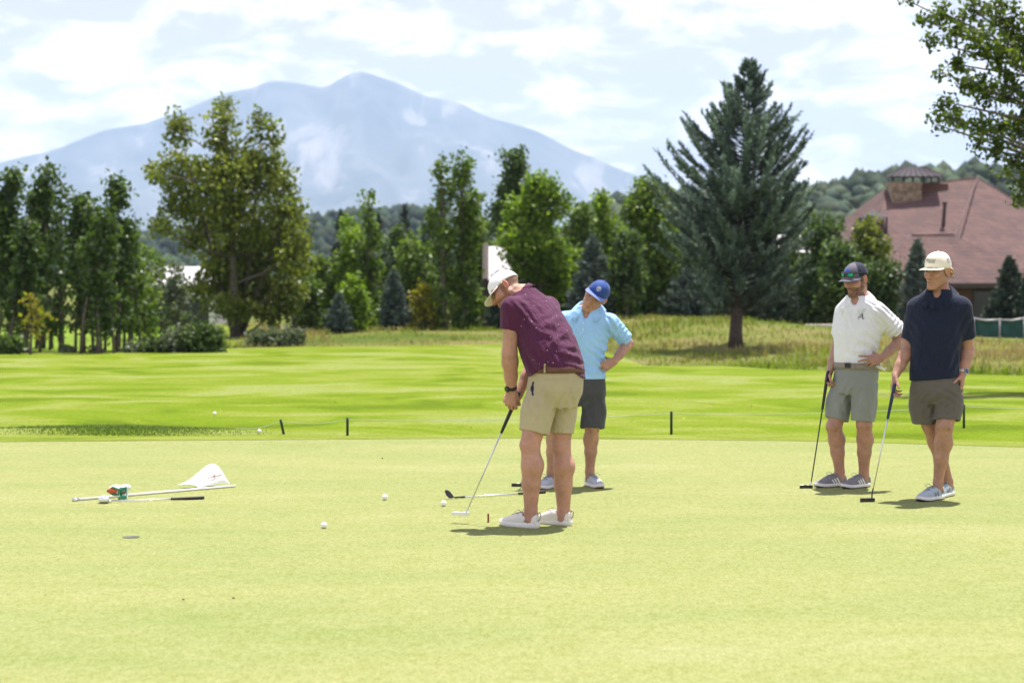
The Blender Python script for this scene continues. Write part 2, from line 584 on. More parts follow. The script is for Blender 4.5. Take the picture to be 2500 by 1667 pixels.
M_LAWN = turf("lawn_turf", [(0.3, (0.10, 0.175, 0.012)), (0.7, (0.180, 0.235, 0.030))], (0.10, 0.3), 40)

def edge_curve(pts):
    xs = [q[0] for q in pts]; Ys = [hit(*q)[1] for q in pts]
    tt = np.linspace(xs[0], xs[-1], 240)
    yy = np.interp(tt, xs, Ys)
    k = np.ones(15) / 15
    yy = np.convolve(np.pad(yy, 7, mode='edge'), k, 'valid')
    return lambda px: np.interp(px, tt, yy)
GREEN_EDGE = edge_curve([(-900, 1086), (0, 1079), (600, 1074), (1250, 1070), (2000, 1077), (2500, 1092), (3400, 1110)])
FAIR_EDGE = edge_curve([(-900, 872), (0, 866), (520, 853), (640, 846), (950, 846), (1220, 838), (1430, 848), (1560, 882), (1800, 900), (2050, 905), (2500, 918), (3400, 930)])
def sheet(name, near, far, rows, mat, zf, cols_n=200, px0=-900, px1=3400):
    pxs = np.linspace(px0, px1, cols_n)
    v = []
    for j in range(rows + 1):
        t = j / rows
        a, b = near(pxs), far(pxs)
        Y = a + (b - a) * t
        X = (pxs - W0 / 2) / FPX * Y
        v.append(np.stack([X, Y, zf(X, Y)], 1))
    v = np.concatenate(v)
    i, j = np.meshgrid(np.arange(cols_n - 1), np.arange(rows))
    a = (j * cols_n + i).ravel()
    f = np.stack([a, a + 1, a + 1 + cols_n, a + cols_n], 1)
    o = obj(name, v, f, mat, None, True)
    tag(o, kind='structure')
    return o
k1 = lambda c: (lambda px: np.full(len(px), float(c)))
sheet("putting_green", k1(3.0), lambda px: GREEN_EDGE(px), 60, M_GREEN, lambda X, Y: 0 * X + 0.001, 260, -2400, 4900)
sheet("fringe", lambda px: GREEN_EDGE(px) - .02, lambda px: GREEN_EDGE(px) + 0.55 + .08 * np.sin(px / 61.0) + .05 * np.sin(px / 23.0), 8, M_FRINGE, lambda X, Y: np.maximum(ground(X, Y), 0.002) * 0 + ground(X, Y) + 0.004)
sheet("fairway", lambda px: GREEN_EDGE(px) + 0.02, lambda px: FAIR_EDGE(px), 70, M_FAIR, lambda X, Y: ground(X, Y))
# one sheet of land out to the horizon
ys = np.concatenate([np.arange(-30, 140, 1.2), 140 * 1.09 ** np.arange(0, 54)])
us = np.linspace(-1, 1, 161)
YY, UU = np.meshgrid(ys, us, indexing='ij')
XX = UU * (np.abs(YY) * 0.75 + 45)
ZZ = ground(XX, YY) - 0.05
v = np.stack([XX.ravel(), YY.ravel(), ZZ.ravel()], 1)
i, j = np.meshgrid(np.arange(160), np.arange(len(ys) - 1))
a = (j * 161 + i).ravel()
tag(obj("ground", v, np.stack([a, a + 1, a + 162, a + 161], 1), M_ROUGH, None, True), kind='structure')
# neighbouring lawn under the left grove
sheet("lawn", lambda px: FAIR_EDGE(px) + 3.0 + 0.5 * np.sin(px / 50.0), k1(92), 20, M_LAWN, lambda X, Y: ground(X, Y) - 0.02, 60, -500, 640)

# ------------------------------------------------------------------ the far mountain
def mountain():
    m, n, l, b = new_mat("mountain_rock")
    v = coords(n, l, (0.001, 0.001, 0.001))
    f = noise(n, l, coords(n, l, (0.0022, 0.0006, 0.0011)), 1.6, 10, 0.66, 0.5)
    g = noise(n, l, v, 2.2, 9, 0.65)
    c = ramp(n, l, f, [(0.40, (0.055, 0.070, 0.080)), (0.55, (0.11, 0.12, 0.135)), (0.61, (0.32, 0.29, 0.285)), (0.72, (0.46, 0.41, 0.39))])
    c = mixc(n, l, 0.5, c, ramp(n, l, g, [(0.35, (0.06, 0.078, 0.09)), (0.7, (0.21, 0.205, 0.21))]))
    l.new(c, b.inputs['Base Color']); b.inputs['Roughness'].default_value = 1.0; b.inputs['Specular IOR Level'].default_value = 0
    prof = [(-1500, 560), (-800, 500), (-300, 440), (-100, 405), (0, 375), (130, 345), (185, 322), (245, 300), (330, 288), (400, 262), (500, 222), (560, 203), (620, 185), (670, 190), (742, 205), (775, 185), (815, 163), (850, 168),
            (900, 190), (1000, 225), (1060, 240), (1130, 272), (1230, 298), (1300, 332), (1400, 382), (1480, 412), (1580, 455), (1700, 500), (1850, 545), (2050, 585), (2600, 620), (3400, 640)]
    Y1 = 11000.0
    P = np.array([at(a * K, bb * K, Y1) for a, bb in prof])
    nx, ny = 420, 150
    xs = np.linspace(P[0, 0], P[-1, 0], nx); ts = np.linspace(0, 1, ny)
    ridge = np.interp(xs, P[:, 0], P[:, 2])
    ridge = np.convolve(np.pad(ridge, 1, mode='edge'), np.ones(3) / 3, 'valid') + 9 * vnoise(xs / 160, 0 * xs, 0 * xs + 2)
    X, T = np.meshgrid(xs, ts, indexing='ij')
    Y = Y1 - 4200 * (1 - T) ** 1.0
    Yb = np.where(T > 1, Y1, Y)
    R = ridge[:, None]
    base = T ** 1.35
    rg = np.abs(fbm(X / 1500 + 3 + T * .35, T * 1.1, X * 0, 5))          # spurs running down the slope
    rg2 = np.abs(fbm(X / 420 + T * .6, T * 2.2, X * 0 + 4.4, 4))
    z = R * (Y / Y1) * T ** 1.15 * (1 - 0.95 * np.clip(rg, 0, 1) * (1 - T) ** 0.6 - 0.30 * np.clip(rg2, 0, 1) * (1 - T) ** 0.35)
    z = np.minimum(z, R * (Y / Y1) * (0.55 + 0.45 * T))
    z = z * smooth01(0, 0.06, T) - 1.5
    X = X * (Y / Y1)
    v = np.stack([X.ravel(), Y.ravel(), z.ravel()], 1)
    # far side
    back = np.stack([xs, np.full(nx, Y1 + 2400), np.full(nx, -1.5)], 1)
    n0 = len(v); v = np.concatenate([v, back])
    i, j = np.meshgrid(np.arange(nx - 1), np.arange(ny - 1), indexing='ij')
    a = (i * ny + j).ravel()
    f = np.stack([a, a + ny, a + ny + 1, a + 1], 1)
    i = np.arange(nx - 1)
    f2 = np.stack([i * ny + ny - 1, (i + 1) * ny + ny - 1, n0 + i + 1, n0 + i], 1)
    tag(obj("mountain", v, np.concatenate([f, f2]), m, None, True), kind='structure')
mountain()

# ------------------------------------------------------------------ wooded hills
M_HILL = simple("hill_soil", (0.040, 0.055, 0.036), 1.0, var=0.5, scale=0.12, spec=0)
M_WOOD = vcol_mat("hill_wood", 0.9, 0.1)
_ico = None
def ico():
    global _ico
    if _ico is None:
        import bmesh
        bm = bmesh.new(); bmesh.ops.create_icosphere(bm, subdivisions=1, radius=1)
        _ico = (np.array([q.co[:] for q in bm.verts]), np.array([[w.index for w in q.verts] for q in bm.faces]))
        bm.free()
    return _ico
def hill(name, prof, Y0, depth, trees, tree_h, label, cols):
    P = np.array([at(a * K, b * K, Y0 + depth) for a, b in prof])
    nx, ny = 90, 24
    xs = np.linspace(P[0, 0], P[-1, 0], nx); ts = np.linspace(0, 1, ny)
    R = np.interp(xs, P[:, 0], P[:, 2] - tree_h * 0.8)[:, None]
    X, T = np.meshgrid(xs, ts, indexing='ij')
    Z = -1.5 + (R + 1.5) * smooth01(0, 1, T) * (1 + 0.06 * fbm(X / 40, T * 4, X * 0, 3) * (1 - T))
    Y = Y0 + depth * T
    v = np.stack([X.ravel(), Y.ravel(), Z.ravel()], 1)
    nb = len(v)
    v = np.concatenate([v, np.stack([xs, np.full(nx, Y0 + depth * 1.5), np.full(nx, -1.5)], 1)])
    i, j = np.meshgrid(np.arange(nx - 1), np.arange(ny - 1), indexing='ij')
    a = (i * ny + j).ravel()
    f = np.stack([a, a + ny, a + ny + 1, a + 1], 1)
    i = np.arange(nx - 1)
    f = np.concatenate([f, np.stack([i * ny + ny - 1, (i + 1) * ny + ny - 1, nb + i + 1, nb + i], 1)])
    tag(obj(name, v, f, M_HILL, None, True), kind='structure')
    iv, jf = ico()
    rg = np.random.default_rng(len(prof) * 7 + trees)
    vs, fs, cs = [], [], []
    for k in range(trees):
        x = rg.uniform(xs[0], xs[-1]); t = rg.uniform(0.05, 1.0) ** 0.75
        r = float(np.interp(x, xs, R[:, 0])); z = -1.5 + (r + 1.5) * smooth01(0, 1, t)
        h = tree_h * rg.uniform(0.6, 1.25); w = h * rg.uniform(0.30, 0.62)
        q = iv * (1 + 0.35 * rg.standard_normal((len(iv), 1)) * 0.6) * (w, w, h * 0.55) + (x, Y0 + depth * t, z + h * 0.48)
        fs.append(jf + len(iv) * k); vs.append(q)
        cs.append(np.tile(np.array(cols[rg.integers(len(cols))]) * rg.uniform(0.6, 1.5), (len(iv), 1)) * (1 + 0.25 * rg.standard_normal((len(iv), 1))))
    o = obj("hillside_woods", np.concatenate(vs), np.concatenate(fs), M_WOOD, None, False, np.clip(np.concatenate(cs), 0.004, 1))
    tag(o, label, "woods", None, "stuff")
hill("hill", [(-400, 560), (300, 545), (700, 520), (760, 498), (860, 492), (950, 483), (1010, 492), (1120, 520), (1300, 535), (1500, 545)], 620, 420, 2600, 7.0,
     "dark bluish woods covering the low hill below the mountain", [(.030, .048, .028), (.022, .036, .028), (.045, .060, .030)])
hill("hill", [(1330, 480), (1430, 462), (1560, 452), (1800, 445), (1900, 428), (1970, 412), (2050, 402), (2200, 392), (2300, 396), (2500, 390), (2900, 420)], 300, 240, 2400, 5.2,
     "grey green juniper woods on the hillside behind the big house", [(.040, .058, .034), (.055, .070, .042), (.030, .045, .032)])
# ------------------------------------------------------------------ people
def hand(B, W, d, n, th, size=1.0, curl=(20, 25, 15), curls=None, spread=6, thumb=(0.6, 0.55, 0.4), thumb2=None):
    """W wrist, d towards the fingers, n the way the palm faces, th the thumb side."""
    d = unit(d); n = unit(np.asarray(n) - d * (np.asarray(n) @ d)); l = unit(np.asarray(th) - d * (np.asarray(th) @ d) - n * (np.asarray(th) @ n))
    W = np.asarray(W, float); s = size
    offs = (0.031, 0.0105, -0.0105, -0.030)
    kn = []
    for i, o in enumerate(offs):
        kp = W + d * s * (0.088, 0.092, 0.088, 0.078)[i] + l * o * s - n * 0.004 * s
        kn.append(kp)
        B.cone(W + l * o * 0.55 * s + d * 0.008, kp, 0.0165 * s, 0.0125 * s, 0.012)
    B.cone(W + d * 0.03 * s + l * 0.018 * s + n * 0.006, W + d * 0.06 * s + l * 0.02 * s + n * 0.006, 0.017 * s, 0.013 * s, 0.012)
    Ls = (0.044, 0.027, 0.021)
    for i in range(4):
        cu = curls[i] if curls else curl
        fl = (0.95, 1.06, 1.0, 0.80)[i] * s
        sp = math.radians(spread * (1.5 - i))
        base = d * math.cos(sp) + l * math.sin(sp)
        p = kn[i]; a = 0; r = (0.0100, 0.0092, 0.0085, 0.0074)
        rs = (0.97, 1.0, 0.97, 0.88)[i] * s
        for j in range(3):
            a += math.radians(cu[j])
            q = p + (base * math.cos(a) + n * math.sin(a)) * Ls[j] * fl
            B.cone(p, q, r[j] * rs, r[j + 1] * rs, 0.0035)
            p = q
    t = unit(d * thumb[0] + l * thumb[1] + n * thumb[2])
    p0 = W + d * 0.02 * s + l * 0.024 * s + n * 0.004 * s
    p1 = p0 + t * 0.044 * s
    t2 = t if thumb2 is None else unit(d * thumb2[0] + l * thumb2[1] + n * thumb2[2])
    p2 = p1 + unit(t + t2) * 0.031 * s
    p3 = p2 + t2 * 0.024 * s
    B.cone(p0, p1, 0.0165 * s, 0.0125 * s, 0.010)
    B.cone(p1, p2, 0.0115 * s, 0.0100 * s, 0.004)
    B.cone(p2, p3, 0.0100 * s, 0.0080 * s, 0.004)

def head_axes(f, u):
    f = unit(f); u = np.asarray(u, float); u = unit(u - f * (u @ f))
    return np.array((np.cross(f, u), f, u))          # rows: the person's right, forward, up

def head(B, c, M, s, neck, neck_r, mouth_open=0.0, jaw=1.0):
    c = np.asarray(c, float)
    P = lambda x, y, z: c + s * (M[0] * x + M[1] * y + M[2] * z)
    MM = M
    B.cone(P(0, -0.028, -0.045), neck, 0.056 * s, neck_r, 0.03)
    B.ell(P(0, -0.012, 0.045), np.array((0.075, 0.097, 0.083)) * s, MM, 0.02)
    B.ell(P(0, 0.028, -0.020), np.array((0.064, 0.068, 0.085)) * s, MM, 0.03)
    for q in (-1, 1):
        B.cone(P(q * 0.050, 0.000, -0.052), P(q * 0.022, 0.066, -0.100), 0.019 * s * jaw, 0.018 * s * jaw, 0.03)
        B.cone(P(q * 0.054, 0.056, -0.012), P(q * 0.040, 0.078, -0.024), 0.016 * s, 0.014 * s, 0.022)
        B.cone(P(q * 0.010, 0.089, 0.032), P(q * 0.046, 0.074, 0.028), 0.011 * s, 0.010 * s, 0.012)
    B.cone(P(-0.012, 0.080, -0.106), P(0.012, 0.080, -0.106), 0.016 * s * jaw, 0.016 * s * jaw, 0.02)
    B.cone(P(0, 0.084, -0.060), P(0, 0.084, -0.070), 0.019 * s, 0.019 * s, 0.016)
    for q in (-1, 1):
        B.ell(P(q * 0.032, 0.100, 0.010), np.array((0.019, 0.017, 0.012)) * s, MM, 0.012, 'sub')
        B.ell(P(q * 0.0315, 0.0755, 0.009), np.array((0.0135, 0.0125, 0.0125)) * s, MM, 0.003)
        B.cone(P(q * 0.019, 0.086, 0.0165), P(q * 0.046, 0.079, 0.0155), 0.0045 * s, 0.0035 * s, 0.006)
    B.chain([P(0, 0.089, 0.018), P(0, 0.103, -0.008), P(0, 0.117, -0.032)], [0.008 * s, 0.0095 * s, 0.0125 * s], 0.012)
    for q in (-1, 1):
        B.cone(P(q * 0.011, 0.101, -0.036), P(q * 0.012, 0.097, -0.036), 0.009 * s, 0.008 * s, 0.008)
        B.ell(P(q * 0.006, 0.111, -0.045), np.array((0.0042, 0.006, 0.004)) * s, MM, 0.003, 'sub')
    z0 = -0.0660
    B.chain([P(-0.025, 0.089, z0 + .002), P(0, 0.1015, z0 + 0.005), P(0.025, 0.089, z0 + .002)], [0.004 * s, 0.0062 * s, 0.004 * s], 0.006)
    B.chain([P(-0.022, 0.089, z0 - 0.007 - mouth_open), P(0, 0.0995, z0 - 0.010 - mouth_open), P(0.022, 0.089, z0 - 0.007 - mouth_open)], [0.004 * s, 0.0066 * s, 0.004 * s], 0.006)
    B.chain([P(-0.024, 0.096, z0 - 0.0025 - mouth_open / 2), P(0, 0.1075, z0 - 0.0025 - mouth_open / 2), P(0.024, 0.096, z0 - 0.0025 - mouth_open / 2)], [0.0022 * s] + [0.0034 * s + mouth_open * 0.5] + [0.0022 * s], 0.003, None, 'sub')
    for q in (-1, 1):                                   # ears
        Me = np.array((unit(M[0] * q + M[1] * 0.42), unit(M[1] - M[0] * q * 0.42), M[2]))
        ec = P(q * 0.079, -0.010, 0.000)
        B.ell(ec, np.array((0.0105, 0.0195, 0.034)) * s, Me, 0.007)
        B.ell(ec + Me[0] * 0.009 * s + Me[1] * 0.002 * s, np.array((0.007, 0.0115, 0.022)) * s, Me, 0.005, 'sub')
    return P

def hloc(v, c, M, s):
    return (np.asarray(v) - c) @ M.T / s

Zk = np.array((0, 0, 1.0))
def leg(B, H, Kn, A, F, r=(0.088, 0.063, 0.066, 0.037), toe=None):
    """hip, knee, ankle, F the way the knee points; r: thigh, knee, calf, ankle radii."""
    H, Kn, A = [np.asarray(q, float) for q in (H, Kn, A)]
    F = unit(F)
    B.cone(H, Kn, r[0], r[1] * 0.98, 0.02)
    B.cone(Kn + F * 0.012, Kn + F * 0.012 + (A - Kn) * 0.10, r[1] * 0.80, r[1] * 0.62, 0.025)
    c1 = Kn + (A - Kn) * 0.30 - F * 0.016
    c2 = Kn + (A - Kn) * 0.58 - F * 0.006
    B.chain([Kn, c1, c2, A], [r[1] * 0.93, r[2] * 0.98, (r[2] * 0.55 + r[3] * 0.5), r[3]], 0.02)
    kc = Kn + F * r[1] * 0.80
    sd = np.cross(F, (0, 0, 1))
    B.ell(kc + Zk * .004, np.array((.026, .026, .032)), None, .018)
    for q in (-1, 1):
        B.ell(Kn + F * r[1] * .62 + sd * q * r[1] * .62 - Zk * .035, np.array((.012, .012, .022)), None, .02, 'sub')
        B.ell(c1 + sd * q * r[2] * .42 - F * r[2] * .35, np.array((.030, .030, .060)), None, .03)
    B.cone(A, A - np.array((0, 0, 0.05)), r[3], r[3] * 1.08, 0.02)
    side = np.cross(F, (0, 0, 1))
    for q in (-1, 1):
        B.cone(A + side * q * r[3] * 0.62 - np.array((0, 0, 0.012)), A + side * q * r[3] * 0.62 - np.array((0, 0, 0.016)), 0.015, 0.015, 0.012)
    t = A * np.array((1, 1, 0)) + np.array((0, 0, 0.045))
    B.cone(t, t + (unit(toe) if toe is not None else F) * 0.13, 0.03, 0.022, 0.02)

def arm(B, S, E, Wr, r=(0.052, 0.046, 0.047, 0.029), flat=None):
    S, E, Wr = [np.asarray(q, float) for q in (S, E, Wr)]
    m = S + (E - S) * 0.45
    B.chain([S, m, E], [r[0], r[0] * 0.98, r[1]], 0.02)
    c = E + (Wr - E) * 0.24
    c2 = E + (Wr - E) * 0.65
    B.chain([E, c, c2], [r[1], r[2], (r[2] + r[3]) / 2], 0.02)
    B.cone(c2, Wr, (r[2] + r[3]) / 2, r[3], 0.02, flat)

def skin_cols(v, base, red, parts):
    """Base colour of skin with small natural variation; parts: list of (mask, colour)."""
    n = len(v)
    c = np.tile(np.asarray(base, float), (n, 1))
    f = fbm(v[:, 0] * 18, v[:, 1] * 18, v[:, 2] * 18, 3)
    f2 = fbm(v[:, 0] * 60, v[:, 1] * 60, v[:, 2] * 60 + 7, 2)
    c *= (1 + 0.13 * f + 0.09 * f2)[:, None]
    rd = np.clip(.5 + 1.1 * fbm(v[:, 0] * 9 + 3, v[:, 1] * 9, v[:, 2] * 7, 3), 0, 1)[:, None] * .24
    c = c * (1 - rd) + np.array((.45, .200, .155)) * rd
    for m, k in parts:
        m = np.clip(m, 0, 1)[:, None]
        c = c * (1 - m) + np.asarray(k, float) * m
    return np.clip(c, 0, 1)

def sm_box(v, lo, hi, e=0.006):
    m = np.ones(len(v))
    for i in range(3):
        m *= smooth01(lo[i] - e, lo[i] + e, v[:, i]) * (1 - smooth01(hi[i] - e, hi[i] + e, v[:, i]))
    return m

def face_parts(v, c, M, s, brow=(0.10, 0.06, 0.03), hair=None, beard=None, lip=(0.42, 0.17, 0.13), iris=(0.05, 0.06, 0.07), beard_amt=0.85, fringe=0.0):
    L = hloc(v, c, M, s)
    x, y, z = L.T
    ax = np.abs(x)
    near = (np.linalg.norm(L - (0, 0, 0), axis=1) < 0.2)
    out = []
    nz = fbm(v[:, 0] * 160, v[:, 1] * 160, v[:, 2] * 160, 2)
    # warmer cheeks, nose and ears
    out.append((near * 0.35 * np.exp(-((ax - 0.045) / 0.02) ** 2 - ((z + 0.028) / 0.02) ** 2) * (y > 0.03), (0.50, 0.20, 0.15)))
    out.append((near * 0.45 * np.exp(-(x / 0.018) ** 2 - ((z + 0.034) / 0.016) ** 2) * (y > 0.09), (0.50, 0.19, 0.14)))
    out.append((near * 0.55 * smooth01(0.076, 0.084, ax) * (np.abs(z) < 0.045), (0.55, 0.18, 0.13)))
    if hair is not None:
        m = near * smooth01(-0.004, -0.016, y - 0.03 * (z > 0.015)) * smooth01(-0.062, -0.048, z + 0.25 * np.clip(y + 0.05, -1, 0.05)) * (ax < 0.077)
        m2 = near * sm_box(np.stack([ax, y, z], 1), (0.055, -0.01, -0.012), (0.09, 0.028, 0.08), 0.004) * (ax < 0.077)
        out.append((np.maximum(m, m2) * np.clip(0.75 + 0.5 * nz, 0, 1), hair))
    if beard is not None:
        jaw = smooth01(-0.040, -0.056, z + 0.35 * np.clip(ax - 0.055, -0.05, 0)) * smooth01(-0.001, 0.008, y) * (y < 0.13)
        side = sm_box(np.stack([ax, y, z], 1), (0.048, 0.006, -0.09), (0.09, 0.036, 0.012), 0.006)
        mous = np.exp(-((z + 0.054) / 0.0055) ** 2 - (ax / 0.028) ** 4) * (y > 0.07)
        lipzone = np.exp(-((z + 0.069) / 0.010) ** 2 - (ax / 0.021) ** 4) * (y > 0.085)
        under = smooth01(-0.125, -0.117, z)
        m = near * np.clip(jaw + side + mous, 0, 1) * (1 - lipzone) * under
        out.append((m * np.clip(beard_amt + 0.35 * nz, 0, 1), beard))
    out.append((near * 0.75 * np.exp(-((z + 0.068) / 0.008) ** 2 - (ax / 0.022) ** 4) * (y > 0.088), lip))
    out.append((near * 0.95 * np.exp(-((z + 0.0685) / 0.0024) ** 2 - (ax / 0.024) ** 6) * (y > 0.086), (0.06, 0.025, 0.02)))
    bz = 0.030 - 5.5 * np.clip(ax - 0.03, -0.02, 0.03) ** 2
    out.append((near * 0.8 * np.exp(-((z - bz) / 0.0045) ** 2) * smooth01(0.010, 0.014, ax) * (1 - smooth01(0.044, 0.052, ax)) * (y > 0.06), brow))
    ex, ez = ax - 0.0315, z - 0.0085
    eye = near * (np.sqrt((ex / 0.0125) ** 2 + (ez / 0.0056) ** 2) < 1) * (y > 0.07)
    out.append((eye * 1.0, (0.13, 0.095, 0.08)))  # eye whites toned down, shade of the sockets put into their colour
    out.append((near * (np.sqrt(ex ** 2 + (ez) ** 2) < 0.0066) * (y > 0.07) * eye, iris))
    lid = near * np.exp(-((np.sqrt((ex / 0.0135) ** 2 + (ez / 0.0062) ** 2) - 1.05) / 0.16) ** 2) * (y > 0.06) * (ez > -0.002)
    out.append((lid * 0.8, (0.10, 0.05, 0.035)))
    return out

def cap(person, c, M, s, mats, brim_mat, under=None, pitch=0.0, front_panel=None, brim_len=0.078, droop=1.0, height=0.104, flat_top=0.0, width=1.0):
    """Baseball cap on a head: crown with seams, button, brim. Returns crown bvh and local->world."""
    cp, sp = math.cos(pitch), math.sin(pitch)
    M2 = np.array((M[0], M[1] * cp - M[2] * sp, M[2] * cp + M[1] * sp))
    o = np.asarray(c, float) + s * (M[1] * -0.008 + M[2] * 0.030)
    P = lambda x, y, z: o + s * (M2[0] * x + M2[1] * y + M2[2] * z)
    rx, ry, rz = 0.0835 * width, 0.106, height
    NT, NP = 60, 16
    v, f, mi = [], [], []
    for j in range(NP + 1):
        ph = math.pi / 2 * j / NP
        for i in range(NT):
            t = 2 * math.pi * i / NT
            e = 1.0 - 0.24 * flat_top
            r = math.sin(ph) ** (0.92 - 0.25 * flat_top); h = math.cos(ph) ** e if ph < math.pi / 2 else 0
            seam = 1 - 0.011 * (abs(((t / (math.pi / 3)) + 0.5) % 1 - 0.5) < 0.045) * math.sin(ph)
            fr = max(0.0, math.cos(t - math.pi / 2))
            lift = 1 + 0.10 * fr * math.sin(2 * ph)                # the front panels stand up
            wob = 1 + 0.010 * math.sin(5 * t + 3 * ph) * math.sin(2 * ph)
            z = rz * h * wob
            if ph > 1.2: z = z - (0.000 + 0.008 * max(0, -math.sin(t))) * (ph - 1.2) / 0.37
            v.append(P(rx * r * seam * math.cos(t) * (1 + 0.02 * fr), ry * r * seam * math.sin(t) * lift, z))
    nb = len(v)
    for i in range(NT):                                            # rolled sweatband edge
        t = 2 * math.pi * i / NT
        v.append(P(rx * 0.955 * math.cos(t), ry * 0.955 * math.sin(t), -0.003 - 0.008 * max(0, -math.sin(t))))
    for i in range(NT):
        t = 2 * math.pi * i / NT
        v.append(P(rx * 0.90 * math.cos(t), ry * 0.90 * math.sin(t), 0.02))
    rows = NP + 3
    for j in range(rows - 1):
        for i in range(NT):
            i2 = (i + 1) % NT
            f.append([j * NT + i, (j + 1) * NT + i, (j + 1) * NT + i2, j * NT + i2])
            t = 2 * math.pi * (i + 0.5) / NT
            k = 0
            if front_panel is not None and abs((t - math.pi / 2 + math.pi) % (2 * math.pi) - math.pi) < math.pi / 3: k = 1
            mi.append(k)
    cr = obj("cap", v, f, mats, person, True, None, mi)
    bv = bvh_of(v, f)
    vv, ff = lathe([(0.0, 0.006), (0.006, 0.005), (0.0085, 0.0), (0.0085, -0.004)], P(0, 0, rz), M2[2], 12)
    obj("cap_button", vv, ff, mats[-1] if front_panel is not None else mats[0], cr, True)
    # brim
    n1, n2 = 24, 8
    bvv, bf = [], []
    top = []
    for side in (0, 1):
        for j in range(n2 + 1):
            q = j / n2
            for i in range(n1 + 1):
                a = (i / n1 * 2 - 1)
                a0 = a * math.radians(66)
                x0, y0 = rx * 0.965 * math.sin(a0), ry * 0.965 * math.cos(a0)
                a1 = a * math.radians(88)
                x1 = 0.086 * width * math.sin(a1)
                y1 = ry * math.cos(math.radians(66)) + (ry * (1 - math.cos(math.radians(66))) + brim_len) * max(0, math.cos(a1)) ** 0.75
                x, y = x0 + (x1 - x0) * q, y0 + (y1 - y0) * q
                dist = max(0, y - ry * 0.45)
                z = -0.006 - droop * (2.9 * x * x * (0.5 + q * 0.5)) - 0.13 * dist * 1.0 + 0.013
                bvv.append(P(x, y, z - side * 0.0032))
    m = (n1 + 1) * (n2 + 1)
    idx = lambda sd, j, i: sd * m + j * (n1 + 1) + i
    bmi = []
    for j in range(n2):
        for i in range(n1):
            bf.append([idx(0, j, i), idx(0, j, i + 1), idx(0, j + 1, i + 1), idx(0, j + 1, i)]); bmi.append(0)
            bf.append([idx(1, j, i), idx(1, j + 1, i), idx(1, j + 1, i + 1), idx(1, j, i + 1)]); bmi.append(1)
    for i in range(n1):
        bf.append([idx(0, n2, i), idx(0, n2, i + 1), idx(1, n2, i + 1), idx(1, n2, i)]); bmi.append(0)
    for j in range(n2):
        bf.append([idx(0, j, 0), idx(0, j + 1, 0), idx(1, j + 1, 0), idx(1, j, 0)]); bmi.append(0)
        bf.append([idx(0, j + 1, n1), idx(0, j, n1), idx(1, j, n1), idx(1, j + 1, n1)]); bmi.append(0)
    obj("brim", bvv, bf, (brim_mat, under or brim_mat), cr, True, None, bmi)
    return cr, bv, P, M2

